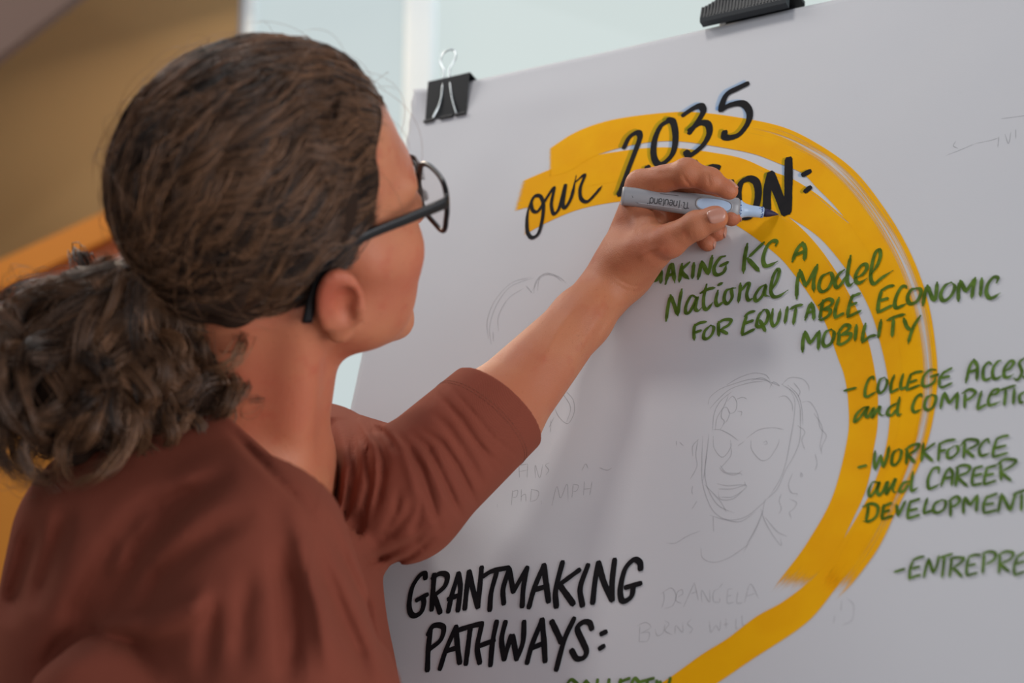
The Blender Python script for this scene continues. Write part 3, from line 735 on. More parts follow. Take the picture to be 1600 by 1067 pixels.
def sdf_mesh(f, lo, hi, h, lip=1.3):
    lo = np.asarray(lo, float); hi = np.asarray(hi, float)
    H = h * 4
    n = np.ceil((hi - lo) / H).astype(int) + 1
    gx, gy, gz = [lo[i] + H * np.arange(n[i]) for i in range(3)]
    P = np.stack(np.meshgrid(gx, gy, gz, indexing='ij'), -1).reshape(-1, 3)
    c = np.concatenate([f(P[i:i + 400000]) for i in range(0, len(P), 400000)]).reshape(n)
    act = np.abs(c) < H * 1.75 * lip
    # each active coarse point spawns a 4x4x4 block around it
    idx = np.argwhere(act)
    N = (n - 1) * 4 + 5
    arr = np.repeat(np.repeat(np.repeat(np.sign(c) * H, 4, 0), 4, 1), 4, 2).astype(np.float32)   # block i covers fine 4i-2..4i+1
    off = np.stack(np.meshgrid(*[np.arange(4)] * 3, indexing='ij'), -1).reshape(-1, 3)
    fi = (idx[:, None, :] * 4 + off[None]).reshape(-1, 3)
    pts = lo + (fi - 2 + 0.5) * h
    vals = np.concatenate([f(pts[i:i + 400000]) for i in range(0, len(pts), 400000)])
    arr[fi[:, 0], fi[:, 1], fi[:, 2]] = vals
    g = openvdb.FloatGrid(H)
    g.copyFromArray(arr)
    g.transform = openvdb.createLinearTransform(voxelSize=h)
    pts, tris, quads = g.convertToPolygons(isovalue=0.0)[:3] if True else None
    pts = np.asarray(pts, float) + lo + (-2 + 0.5) * h
    F = [tuple(q) for q in np.asarray(quads).tolist()] + [tuple(t) for t in np.asarray(tris).tolist()]
    return pts, F

def relax(V, F, it=2, lam=0.5):
    """plain Laplacian smoothing over quad edges"""
    Q = np.array([f if len(f) == 4 else (*f, f[2]) for f in F])
    E = np.concatenate([Q[:, [0, 1]], Q[:, [1, 2]], Q[:, [2, 3]], Q[:, [3, 0]]])
    E = E[E[:, 0] != E[:, 1]]
    cnt = np.bincount(E.ravel(), minlength=len(V)).astype(float)
    for _ in range(it):
        S = np.zeros_like(V)
        for k in range(3):
            S[:, k] = np.bincount(E[:, 0], V[E[:, 1], k], len(V)) + np.bincount(E[:, 1], V[E[:, 0], k], len(V))
        V = V + lam * (S / np.maximum(cnt, 1)[:, None] - V)
    return V

def px_dist(p, line):
    """distance in photo pixels between projected points and a polyline, with parameter along it"""
    q = PX(p)[:, :2]
    best = np.full(len(q), 1e9); par = np.zeros(len(q)); side = np.zeros(len(q))
    L_ = np.asarray(line, float)
    seg = np.linalg.norm(np.diff(L_, axis=0), axis=1); cum = np.r_[0, np.cumsum(seg)] / seg.sum()
    for i in range(len(L_) - 1):
        a, b = L_[i], L_[i + 1]; ab = b - a
        t = np.clip(((q - a) @ ab) / (ab @ ab), 0, 1)
        r = q - (a + t[:, None] * ab); d = np.linalg.norm(r, axis=1)
        m = d < best
        best[m] = d[m]; par[m] = (cum[i] + t * (cum[i + 1] - cum[i]))[m]
    return best, par
# ------------------------------------------------------------------ the brush marker in her hand
M_mk = simple('grey_marker_plastic', (146, 147, 151), 0.34, spec=0.5)
M_mkl = simple('light_grey_marker_rim', (176, 178, 182), 0.25)
M_lb = simple('pale_blue_marker_plastic', (172, 196, 224), 0.35, noise=0.03, scale=200)
M_nib = simple('dark_violet_felt_nib', (38, 30, 66), 0.6, noise=0.3, scale=400)
M_spot = simple('blue_ink_stain', (40, 70, 150), 0.5)
M_print = simple('dark_grey_print', (62, 63, 67), 0.5)
MK0 = W(972, 306, 1.252); MKA = nz_(TIP - MK0); MKL = np.linalg.norm(TIP - MK0)
vdir = nz_((MK0 + TIP) / 2 - CAM)
MKS = nz_(np.cross(vdir, MKA));
if MKS[2] < 0: MKS = -MKS
MKN = np.cross(MKA, MKS)
if MKN @ vdir > 0: MKN = -MKN
marker = empty('brush_marker', tuple(MK0)); set_tag(marker, 'grey brush marker with pale blue collar and dark nib, held in the hand', 'marker')
def mfrac(px): return (px - 972) / (1217 - 972)
prof = [(0.000, 0.0), (0.000, 0.0066), (0.00005, 0.0068), (0.0004, 0.0073), (0.0012, 0.0076), (0.002, 0.0077), (0.03, 0.00815), (0.055, 0.0088), (0.080, 0.0094), (0.096, 0.0097), (0.1005, 0.0094), (0.1022, 0.0080), (0.1022, 0.0)]
sL = MKL / 0.1375
def lathe(prof, n=40, sq=1.0):
    V = []; F = []
    for a_, r in prof:
        for j in range(n):
            t = 2 * np.pi * j / n
            cs, sn = np.cos(t), np.sin(t)
            e = 1.0 / (abs(cs) ** sq + abs(sn) ** sq) ** (1 / sq) if sq != 1 else 1.0
            V.append(MK0 + MKA * a_ * sL + (MKS * cs + MKN * sn) * max(r, 1e-5) * e)
    for i in range(len(prof) - 1):
        for j in range(n):
            k = (j + 1) % n
            F.append((i * n + j, i * n + k, (i + 1) * n + k, (i + 1) * n + j))
    return np.array(V), F
def mk_surf(a_, h_, ex=0.0):
    """point on the barrel: a_ along, h_ up in the picture, ex above the surface"""
    r = np.interp(a_, [q[0] for q in prof[1:-1]], [q[1] for q in prof[1:-1]])
    e = lambda cs, sn: 1.0 / (abs(cs) ** 2.6 + abs(sn) ** 2.6) ** (1 / 2.6)
    t = math.asin(max(-0.95, min(0.95, h_ / r)))
    for _ in range(6):
        t = math.asin(max(-0.98, min(0.98, h_ / (r * e(math.sin(t), math.cos(t))))))
    rr = r * e(math.sin(t), math.cos(t)) + ex
    return MK0 + MKA * a_ * sL + MKS * rr * math.sin(t) + MKN * rr * math.cos(t)
V, F = lathe(prof, 48, 2.6); o = mesh_obj('barrel', V, F, M_mk, marker, smooth=True, origin=tuple(MK0))
V, F = lathe([(-0.0001, 0.0060), (-0.0004, 0.0063), (-0.0004, 0.0068), (0.0001, 0.0074), (0.0010, 0.00775)], 48, 2.6)
mesh_obj('end_rim', V, F, M_mkl, marker, smooth=True, origin=tuple(MK0))
V, F = lathe([(0.1018, 0.0), (0.1018, 0.0079), (0.1040, 0.0079), (0.1050, 0.0070), (0.1075, 0.0058), (0.1110, 0.0050), (0.1160, 0.0047), (0.1235, 0.0045), (0.1240, 0.0042), (0.1240, 0.0)], 40)
mesh_obj('collar', V, F, M_lb, marker, smooth=True, origin=tuple(MK0))
V, F = lathe([(0.1236, 0.0), (0.1236, 0.0034), (0.1270, 0.0033), (0.1305, 0.0026), (0.1340, 0.0015), (0.1366, 0.0005), (0.1374, 0.0)], 24)
mesh_obj('nib', V, F, M_nib, marker, smooth=True, origin=tuple(MK0))
rg = np.random.default_rng(5)
pr = []
for k in range(70):
    z = rg.choice([0, 1, 1]); 
    if z: a_ = 0.1232 - abs(rg.normal()) * 0.0012; r0 = 0.00458
    else: a_ = 0.1020 + rg.uniform(0, 0.0018); r0 = 0.0080
    t = rg.uniform(-1.4, 1.4); c = MK0 + MKA * a_ * sL + (MKS * math.sin(t) + MKN * math.cos(t)) * r0
    rr = rg.uniform(0.0001, 0.00032)
    pr.append(tube_np([c - MKA * rr, c + MKA * rr * (1 + rg.uniform(0, 2))], rr, 5))
V, F = merge_parts(pr); o = mesh_obj('ink_speckle', V, F, M_spot, marker, origin=tuple(MK0)); o['kind'] = 'stuff'
# oval grip window
def oval(ac, hc, la, lh, ex, n=40, inner=None):
    out = []
    for k in range(n):
        t = 2 * np.pi * k / n
        out.append(mk_surf(ac + la * math.copysign(abs(math.cos(t)) ** 0.75, math.cos(t)), hc + lh * math.copysign(abs(math.sin(t)) ** 0.8, math.sin(t)), ex))
    return out
ac, hc = 0.0795, 0.0015
ring = [oval(ac, hc, 0.0165, 0.0062, -0.0002), oval(ac, hc, 0.0160, 0.0058, 0.0006), oval(ac, hc, 0.0150, 0.0050, 0.0005), oval(ac, hc, 0.0148, 0.0048, -0.0002)]
V = np.concatenate(ring); F = [(i * 40 + j, i * 40 + (j + 1) % 40, (i + 1) * 40 + (j + 1) % 40, (i + 1) * 40 + j) for i in range(3) for j in range(40)]
mesh_obj('grip_rim', V, F, M_mk, marker, smooth=True, origin=tuple(MK0))
rr_ = [oval(ac, hc, 0.0148 * s, 0.0048 * s, 0.00012 + 0.0003 * (1 - s)) for s in (1, 0.75, 0.5, 0.25, 0.02)]
V = np.concatenate(rr_); F = [(i * 40 + j, i * 40 + (j + 1) % 40, (i + 1) * 40 + (j + 1) % 40, (i + 1) * 40 + j) for i in range(4) for j in range(40)]
o = mesh_obj('grip_insert', V, F, M_lb, marker, smooth=True, origin=tuple(MK0)); o['label'] = 'pale blue oval grip window'
# moulded line
c = [mk_surf(a_, h_, 0.0) for a_, h_ in zip(np.linspace(0.014, 0.052, 16), np.linspace(-0.0042, -0.0048, 16))]
V, F = tube_np(c, 0.00035, 6); mesh_obj('moulded_line', V, F, M_mkl, marker, smooth=True, origin=tuple(MK0))
# printing: upside down as the marker is held
def mtext(strokes, a0, h0, sx, sy, w):
    """stroke letters on the barrel; text runs right to left and upside down"""
    V = []; F = []
    for st_ in strokes:
        c = catmull(st_, 0.12)
        t = np.gradient(c, axis=0); t /= np.linalg.norm(t, axis=1, keepdims=True) + 1e-9
        nn = np.stack([-t[:, 1], t[:, 0]], 1) * w * 0.5
        o_ = len(V)
        for q, m_ in zip(c, nn):
            for s in (1, -1):
                x, y = q + s * m_
                V.append(mk_surf(a0 - x * sx, h0 - y * sy, 0.00008))
        for i in range(len(c) - 1):
            a_ = o_ + 2 * i; F.append((a_, a_ + 1, a_ + 3, a_ + 2))
    return np.array(V), F
def shift(s, dx): return [[(x + dx, y) for x, y in st_] for st_ in s]
Ln = [[(0, 0), (0, 1)], [(0, .7), (.2, 1), (.55, 1), (.7, .75), (.7, 0)]]
Le = [[(0.02, .5), (.7, .52), (.68, .8), (.45, 1), (.2, .95), (0, .7), (0, .3), (.15, .03), (.4, 0), (.66, .1)]]
Lu = [[(0, 1), (0, .25), (.15, 0), (.5, 0), (.7, .3)], [(.7, 1), (.7, 0)]]
Ll = [[(0, 1.45), (0, .2), (.12, 0), (.2, 0)]]
La = [[(.1, .92), (.4, 1), (.66, .85), (.7, .6), (.7, 0)], [(.7, .3), (.5, 0), (.15, 0), (0, .25), (.15, .52), (.68, .56)]]
Ld = [[(.7, 1.45), (.7, 0)], [(.7, .75), (.5, 1), (.2, 1), (0, .75), (0, .25), (.2, 0), (.5, 0), (.7, .25)]]
word = []; x = 0
for L_, adv in ((Ln, 1), (Le, 1), (Lu, 1), (Ll, .45), (La, 1), (Ln, 1), (Ld, 1)):
    word += shift(L_, x); x += adv
word += shift([[(0, 1.3), (.12, 1.4), (.2, 1.28), (.1, 1.2), (0, 1.3)]], x)
V, F = mtext(word, 0.0475, 0.0012, 0.0038, 0.0040, 0.22)
o = mesh_obj('printed_lettering', V, F, M_print, marker, origin=tuple(MK0)); o['label'] = 'dark printed word neuland, upside down'
logo = [[(0, 0), (0, 1.2), (.9, 1.2), (.9, .2), (1.4, .2)], [(-.6, 1.2), (0, 1.2)], [(.38, .55), (.5, .55)], [(1.7, .75), (1.85, .75)], [(2.4, -.2), (2.4, 1.5)]]
V, F = mtext([[(x * .8, y) for x, y in s] for s in logo], 0.0562 + 0.0004, 0.0012, 0.0036, 0.0040, 0.20)
o = mesh_obj('printed_logo', V, F, M_print, marker, origin=tuple(MK0)); o['label'] = 'small dark printed logo with two dots and a bar'
tiny = [[(k * 0.6, 0), (k * 0.6 + 0.2, .5), (k * 0.6 + 0.4, 0)] for k in range(18)]
V, F = mtext(tiny, 0.0480, 0.0057, 0.0015, 0.0012, 0.16)
o = mesh_obj('small_print', V, F, M_print, marker, origin=tuple(MK0))
sc_ = [[(0, 0), (.5, .9)], [(1.6 - 9, -1), (2 - 9, -1.1)], [(2.8 - 9, -1.2), (3.1 - 9, -1.15)]]
V, F = mtext([[(0, 0), (.5, -.9)], [(-.2, .1), (.1, .1)], [(-2.4, 2.3), (-2.1, 2.4)], [(-3.0, 2.6), (-2.7, 2.7)]], 0.009, -0.0002, 0.0015, 0.0015, 0.25)
mesh_obj('ink_scuff', V, F, M_print, marker, origin=tuple(MK0))
# ------------------------------------------------------------------ the woman: skin
person = empty('person', (-0.34, 1.12, 0.0))
set_tag(person, 'woman in rust-brown long-sleeved top and glasses, curly brown ponytail, writing on the chart', 'person')

HA, HB, HC = 0.4538, 0.4454, 0.6493
def rotm(a, b, c):
    ca, sa, cb, sb, cc, sc = math.cos(a), math.sin(a), math.cos(b), math.sin(b), math.cos(c), math.sin(c)
    return np.array([[ca, -sa, 0], [sa, ca, 0], [0, 0, 1]]) @ np.array([[cb, 0, -sb], [0, 1, 0], [sb, 0, cb]]) @ np.array([[1, 0, 0], [0, cc, -sc], [0, sc, cc]])
HR = rotm(HA, HB, HC); HT = W(448.7, 376, 1.062); HS = 1.0084
def H2W(q): return (np.asarray(q, float) * HS) @ HR.T + HT
def W2H(p): return ((p - HT) @ HR) / HS

NECK0 = W(425, 560, 1.085); NECK1 = W(392, 735, 1.14)

def head_sdf(p):
    q = W2H(p)
    qs = q.copy(); qs[:, 1] = np.abs(qs[:, 1])
    A = np.array
    d = sd_ell(q, A([-.012, 0, .055]), [.0915, .070, .080])
    d = smin(d, sd_ell(q, A([.032, 0, .022]), [.058, .060, .088]), .02)
    d = smin(d, sd_ell(q, A([.030, 0, -.045]), [.052, .052, .050]), .025)
    d = smin(d, sd_cone(qs, A([.002, .052, -.038]), A([.070, .014, -.085]), .014, .014), .022)
    d = smin(d, sd_cone(q, A([.076, 0, -.088]), A([.070, 0, -.082]), .016, .014), .008)
    d = smin(d, sd_cone(qs, A([.056, .045, -.010]), A([.030, .059, -.002]), .019, .012), .030)
    d = smin(d, sd_ell(qs, A([.037, .034, -.036]), [.034, .026, .036]), .018)
    d = smin(d, sd_cone(qs, A([.062, .020, -.048]), A([.052, .032, -.055]), .018, .015), .016)
    d = smin(d, sd_cone(qs, A([.080, .010, .042]), A([.070, .044, .036]), .011, .009), .014)
    d = smax(d, -sd_ell(qs, A([.095, .032, .018]), [.018, .018, .012]), .010)          # eye sockets
    d = smin(d, sd_ell(qs, A([.074, .032, .016]), [.0145, .0155, .0125]), .004)         # lids over the eyeballs
    d = smin(d, sd_cone(q, A([.086, 0, .026]), A([.101, 0, -.012]), .008, .0095), .010)
    d = smin(d, sd_cone(qs, A([.090, .011, -.016]), A([.092, .012, -.016]), .007, .006), .006)
    d = smin(d, sd_cone(qs, A([.086, .0, -.042]), A([.080, .018, -.045]), .006, .004), .006)
    d = smin(d, sd_cone(qs, A([.084, .0, -.053]), A([.078, .017, -.049]), .0065, .004), .005)
    d = smax(d, -sd_cone(qs, A([.094, .0, -.0475]), A([.083, .022, -.0475]), .0012, .0010), .003)
    # ears: a tilted shell with rim, hollow and lobe
    ex = nz_(A([.94, .34, 0.])); ez = nz_(A([-.22, 0.10, 1.0])); ey = np.cross(ez, ex); ey = nz_(ey); ez = np.cross(ex, ey)
    M = np.stack([ex, ey, ez], 1)
    ec = A([-.006, .079, -.011])
    e = (qs - ec) @ M
    ear = sd_ell(qs, ec, [.0150, .0070, .028], M)
    rimp = np.stack([e[:, 0] / 1.0, e[:, 1] - .004, e[:, 2] / 1.75], 1)
    rr = np.hypot(rimp[:, 0] , rimp[:, 2]) - .0128
    rim = np.hypot(rr, rimp[:, 1]) - .0033
    rim = np.where(e[:, 2] < -.018, .01, rim)
    ear = smin(ear, rim, .004)
    ear = smax(ear, -sd_ell(e, A([.0035, .0075, .002]), [.0085, .0075, .0155]), .002)
    ear = smin(ear, sd_ell(e, A([-.001, .001, -.0245]), [.0085, .0055, .0095]), .004)
    ear = smin(ear, sd_cone(e, A([.0125, .005, -.003]), A([.0115, .005, -.011]), .0042, .0036), .003)
    d = smin(d, ear, .006)
    return d * HS

def neck_sdf(p):
    d = sd_cone(p, H2W([-.030, 0, -.02]), NECK1, .048, .050)
    d = smin(d, sd_cone(p, H2W([-.004, 0, -.058]), W(412, 700, 1.125), .034, .032), .03)
    # strap muscle from behind the ear to the collar bone
    d = smin(d, sd_cone(p, H2W([-.02, -.050, -.03]), W(452, 735, 1.09), .012, .010), .022)
    return d

SHR = W(398, 862, 1.00); SHL = W(498, 738, 1.325)
def hd(x, y, d, r=.010):
    """depth of a hand point, kept clear of the sheet"""
    return min(d + .066 * (1 - (max(x, 960) - 972) / 245), paper_depth(x, y) - 1.12 * r - .0012)
def WH(x, y, d, r=.012): return W(x, y, hd(x, y, d, r))
ELB = W(632, 806, 1.150); WRI = WH(971, 428, 1.204, .02); ARMAX = nz_(WRI - ELB)
CUFF = ELB + (WRI - ELB) * .415
def sleeve_core(p):
    s = sd_cone(p, SHL, W(630, 772, 1.150), .058, .0475)
    s = smin(s, sd_cone(p, W(630, 772, 1.150), CUFF + ARMAX * .02, .0475, .0425), .010)
    return smin(s, sd_cone(p, W(575, 815, 1.17), W(612, 795, 1.15), .035, .035), .02)
def shirt_core(p):
    return smin(torso_core(p), smax(sleeve_core(p), (p - CUFF) @ ARMAX, .0015), .012)
def torso_core(p):
    """rust top without its neck opening"""
    c = sd_cone(p, W(205, 862, 1.085), W(205, 1150, 1.10), .083, .112)
    c = smin(c, sd_cone(p, W(300, 860, 1.12), W(330, 1150, 1.12), .080, .120), .05)
    c = smin(c, sd_cone(p, SHR, W(440, 1110, .985), .061, .078), .03)
    c = smin(c, sd_cone(p, W(372, 765, 1.075), W(300, 860, 1.06), .060, .08), .05)
    c = smin(c, sd_cone(p, W(420, 800, 1.11), SHL, .065, .058), .04)
    c = smin(c, sd_cone(p, W(435, 880, 1.16), W(435, 1150, 1.18), .072, .095), .05)
    arm_r = sd_cone(p, W(430, 1230, .96), W(165, 1075, .985), .060, .046)
    c = smin(c, arm_r, .010)
    return c
def chest_sdf(p):
    d = sd_cone(p, NECK1 + np.array([-.02, 0, -.01]), NECK1 + np.array([-.05, .02, -.14]), .070, .085)
    d = smin(d, sd_cone(p, NECK1, SHR + np.array([-.01, .03, .0]), .045, .040), .03)
    d = smin(d, sd_cone(p, NECK1, SHL, .05, .040), .03)
    return smax(d, shirt_core(p) + .006, .004)
# finger joints: photo x, y, depth, radius
def J(*a): return (WH(a[0], a[1], a[2], a[3]), a[3])
FING = {
 'index':  [J(1001, 289, 1.203, .0116), J(1073, 270, 1.195, .0108), J(1109, 281, 1.200, .0089), J(1141, 299, 1.207, .0062)],
 'middle': [J(998, 300, 1.222, .0116), J(1074, 283, 1.222, .0100), J(1122, 312, 1.228, .0084), J(1144, 340, 1.229, .0068)],
 'ring':   [J(996, 318, 1.240, .0112), J(1070, 303, 1.245, .0096), J(1108, 336, 1.249, .0082), J(1121, 364, 1.247, .0066)],
 'little': [J(994, 340, 1.254, .0100), J(1052, 330, 1.264, .0086), J(1088, 355, 1.265, .0072), J(1106, 381, 1.258, .0060)],
 'thumb':  [J(985, 404, 1.187, .0165), J(1046, 376, 1.177, .0128), J(1088, 352, 1.174, .0105), J(1120, 340, 1.1765, .0086)],
}
def arm_sdf(p):
    A = np.array
    # forearm: two tapering cones side by side make the oval section
    side = nz_(np.cross(ARMAX, FW))            # across the arm in the picture
    d = sd_cone(p, ELB, ELB + (WRI - ELB) * .34, .038, .0375)
    d = smin(d, sd_cone(p, ELB + (WRI - ELB) * .34, ELB + (WRI - ELB) * .80, .0370, .0235), .02)
    d = smin(d, sd_cone(p, ELB + (WRI - ELB) * .80, WRI, .0235, .0192), .01)
    d = smin(d, sd_cone(p, ELB + (WRI - ELB) * .80 + FW * .010, WRI + FW * .014, .0205, .0165), .01)
    # ulna knob
    d = smin(d, sd_ell(p, WH(934, 432, 1.232), [.009, .009, .009]), .012)
    # palm
    for (x, y, z, r), t in (((968, 412, 1.206, .0170), 'index'), ((966, 404, 1.222, .0165), 'middle'), ((968, 404, 1.236, .0150), 'ring'), ((974, 410, 1.246, .0135), 'little')):
        b, rb = FING[t][0]
        d = smin(d, sd_cone(p, WH(x, y, z), b, r, rb - .0004), .008)
    d = smin(d, sd_cone(p, WRI, WH(985, 405, 1.196), .0195, .0190), .014)
    d = smin(d, sd_cone(p, WH(940, 458, 1.200), WH(976, 398, 1.200), .0185, .0170), .012)
    # ball and web of the thumb
    d = smin(d, sd_cone(p, WH(984, 416, 1.196), WH(1040, 378, 1.180), .0190, .0130), .018)
    d = smin(d, sd_cone(p, WH(1000, 345, 1.200), WH(1022, 370, 1.188), .0110, .0110), .012)
    # heel of the hand behind
    d = smin(d, sd_cone(p, WH(1000, 385, 1.232), WH(1018, 350, 1.240), .0150, .0120), .010)
    fd = None
    for k, jn in FING.items():
        f_ = None
        for (a, ra), (b, rb) in zip(jn[:-1], jn[1:]):
            s = sd_cone(p, a, b, ra, rb)
            f_ = s if f_ is None else smin(f_, s, .0035)
        # knuckle pads and creases
        for (a, ra) in jn[1:3]:
            f_ = smin(f_, sd_ell(p, a, [ra * 1.04] * 3), .004)
        tip, rt = jn[3]; pr_ = jn[2][0]
        ax = nz_(tip - pr_)
        f_ = smin(f_, sd_ell(p, tip - ax * .003, [rt * 1.10] * 3), .004)
        fd = f_ if fd is None else smin(fd, f_, .0012)
        d = smin(d, smax(f_, np.linalg.norm(p - jn[0][0], axis=1) - .030, .004), .007)
    d = smin(d, fd, .0015)
    return d
def crease(p, line, w, amp):
    b_, t = px_dist(p, line)
    return amp * np.exp(-(b_ / w) ** 2) * np.clip(np.sin(np.pi * np.clip(t, 0.02, .98)) * 1.6, 0, 1)
HAND_CREASE = [  # photo-pixel polylines, half width px, depth m (positive cuts in)
 ([(1066, 272), (1072, 282), (1080, 292)], 2.0, .0010), ([(1070, 256), (1074, 249)], 1.6, .0004), ([(1064, 256), (1068, 249)], 1.4, .0003),
 ([(1106, 268), (1107, 278), (1110, 292)], 1.8, .0009), ([(1112, 272), (1113, 280)], 1.4, .0004),
 ([(1072, 358), (1071, 368), (1074, 378)], 1.6, .0005), ([(1077, 355), (1076, 366), (1080, 376)], 1.4, .0004), ([(1083, 352), (1082, 364), (1086, 374)], 1.6, .0005), ([(1089, 351), (1089, 360), (1092, 370)], 1.4, .0003),
 ([(1018, 346), (1030, 348), (1046, 347)], 3.0, .0010), ([(962, 434), (985, 446), (1003, 448)], 1.6, .0005), ([(955, 440), (978, 453), (998, 455)], 1.6, .0004),
 ([(995, 405), (1018, 392), (1040, 388)], 6.0, -.0012), ([(905, 470), (870, 520), (840, 580)], 7.0, -.0008), ([(965, 470), (935, 520), (905, 575)], 5.0, .0009), ([(955, 462), (925, 510), (895, 565)], 5.0, -.0007),
 ([(1000, 330), (990, 360), (975, 395)], 7.0, -.0006), ([(1010, 268), (1030, 272), (1055, 268)], 5.0, .0006),
]
def arm_sdf2(p):
    d = arm_sdf(p)
    # inside the sleeve the arm keeps clear of the cloth
    ins = (p - CUFF) @ ARMAX
    d = np.maximum(d, np.where(ins < 0, sleeve_core(p) + .0025 * np.clip(-ins / .004, 0, 1) + .008 * np.clip((-ins - .01) / .03, 0, 1), -1.0))
    m = np.abs(d) < .004
    q = p[m]
    if len(q):
        add = np.zeros(len(q))
        for ln, w_, amp in HAND_CREASE: add += crease(q, ln, w_, amp)
        d = d.copy(); d[m] += add
    return d

def body_low(p):
    return smin(smin(head_sdf(p), smax(neck_sdf(p), NECK1[2] - .10 - p[:, 2], .01), .018), chest_sdf(p), .02)

lo = np.min([H2W([x, y, z]) for x in (-.12, .14) for y in (-.1, .1) for z in (-.13, .16)], 0) - .02
hi = np.max([H2W([x, y, z]) for x in (-.12, .14) for y in (-.1, .1) for z in (-.13, .16)], 0) + .02
lo = np.minimum(lo, [min(SHR[0], NECK1[0]) - .16, SHR[1] - .10, NECK1[2] - .20]); hi = np.maximum(hi, [SHL[0] + .08, SHL[1] + .10, 0])
V1, F1 = sdf_mesh(body_low, lo, hi, .0028)
al = np.min([W(620, 830, 1.14), W(1170, 240, 1.16), W(620, 830, 1.2)], 0) - .045
ah = np.max([W(600, 840, 1.1), W(1170, 235, 1.32), W(1170, 240, 1.12)], 0) + .04
V2, F2 = sdf_mesh(arm_sdf2, al, ah, .0012)
V1 = relax(V1, F1, 1); V2 = relax(V2, F2, 1, .4)
V, F = merge_parts([(V1, F1), (V2, F2)])

def skin_mat(name):
    m, N, L, b = mat_new(name)
    tc = N.new('ShaderNodeTexCoord')
    def noise(scale, detail=3, rough=.5):
        n_ = N.new('ShaderNodeTexNoise'); n_.inputs['Scale'].default_value = scale; n_.inputs['Detail'].default_value = detail; n_.inputs['Roughness'].default_value = rough
        L.new(tc.outputs['Object'], n_.inputs['Vector']); return n_
    def rng_(src, a, b_, lo_=0., hi_=1.):
        r = N.new('ShaderNodeMapRange'); r.inputs['From Min'].default_value = a; r.inputs['From Max'].default_value = b_
        r.inputs['To Min'].default_value = lo_; r.inputs['To Max'].default_value = hi_
        L.new(src, r.inputs['Value']); return r.outputs['Result']
    def mix(a, b_, f):
        x = N.new('ShaderNodeMix'); x.data_type = 'RGBA'
        if isinstance(a, tuple): x.inputs['A'].default_value = (*a, 1)
        else: L.new(a, x.inputs['A'])
        x.inputs['B'].default_value = (*b_, 1); L.new(f, x.inputs['Factor']); return x.outputs['Result']
    c = mix(lin((200, 131, 94)), lin((192, 118, 86)), rng_(noise(22).outputs['Fac'], .40, .62))
    c = mix(c, lin((184, 94, 68)), rng_(noise(60, 2).outputs['Fac'], .58, .75, 0, .55))
    c = mix(c, lin((150, 84, 50)), rng_(noise(420, 2, .3).outputs['Fac'], .68, .78, 0, .45))    # freckles
    at = N.new('ShaderNodeAttribute'); at.attribute_name = 'flush'
    c = mix(c, lin((186, 84, 64)), at.outputs['Fac'])
    at2 = N.new('ShaderNodeAttribute'); at2.attribute_name = 'arm_tone'
    c = mix(c, lin((160, 92, 60)), at2.outputs['Fac'])
    L.new(c, b.inputs['Base Color'])
    b.inputs['Roughness'].default_value = .50
    b.inputs['Specular IOR Level'].default_value = .4
    b.inputs['Subsurface Weight'].default_value = .18
    b.inputs['Subsurface Radius'].default_value = (1.0, .35, .2)
    b.inputs['Subsurface Scale'].default_value = .004
    # fine lines
    v = N.new('ShaderNodeTexVoronoi'); v.inputs['Scale'].default_value = 700; v.feature = 'DISTANCE_TO_EDGE'
    mp = N.new('ShaderNodeMapping'); mp.inputs['Scale'].default_value = (1, 1.4, .8)
    L.new(tc.outputs['Object'], mp.inputs['Vector']); L.new(mp.outputs['Vector'], v.inputs['Vector'])
    n2 = noise(260, 4)
    ad = N.new('ShaderNodeMath'); ad.operation = 'ADD'
    L.new(rng_(v.outputs['Distance'], 0, .25, 0, .5), ad.inputs[0]); L.new(n2.outputs['Fac'], ad.inputs[1])
    bp = N.new('ShaderNodeBump'); bp.inputs['Strength'].default_value = .35; bp.inputs['Distance'].default_value = .0006
    L.new(ad.outputs['Value'], bp.inputs['Height']); L.new(bp.outputs['Normal'], b.inputs['Normal'])
    return m
M_skin = skin_mat('fair_freckled_skin')
body = mesh_obj('body', V, F, M_skin, person, smooth=True, origin=tuple(NECK1))
# flushed skin: ear, cheek, neck side, knuckles
q = W2H(V); fl = np.zeros(len(V))
ydist = np.minimum(np.linalg.norm(q - [-.018, -.084, .004], axis=1), np.linalg.norm(q - [-.018, .084, .004], axis=1))
fl += .60 * np.exp(-(ydist / .026) ** 2)
ch = np.minimum(np.linalg.norm(q - [.065, -.05, -.02], axis=1), np.linalg.norm(q - [.065, .05, -.02], axis=1))
fl += .30 * np.exp(-(ch / .035) ** 2)
fl += .35 * np.exp(-(np.linalg.norm(V - W(455, 600, 1.05), axis=1) / .06) ** 2)
fl += .08 * (np.linalg.norm(q, axis=1) < .2)
for k, jn in FING.items():
    for (a, r) in jn[1:]:
        fl += .16 * np.exp(-(np.linalg.norm(V - a, axis=1) / .011) ** 2)
fl += .25 * np.exp(-(np.linalg.norm(V - WH(1020, 402, 1.165), axis=1) / .016) ** 2)
at = body.data.attributes.new('flush', 'FLOAT', 'POINT'); at.data.foreach_set('value', np.clip(fl, 0, .85).astype(np.float32))

at = body.data.attributes.new('arm_tone', 'FLOAT', 'POINT'); at.data.foreach_set('value', np.r_[np.zeros(len(V1)), np.full(len(V2), .42)].astype(np.float32))  # all arm vertices are mixed towards a darker brown

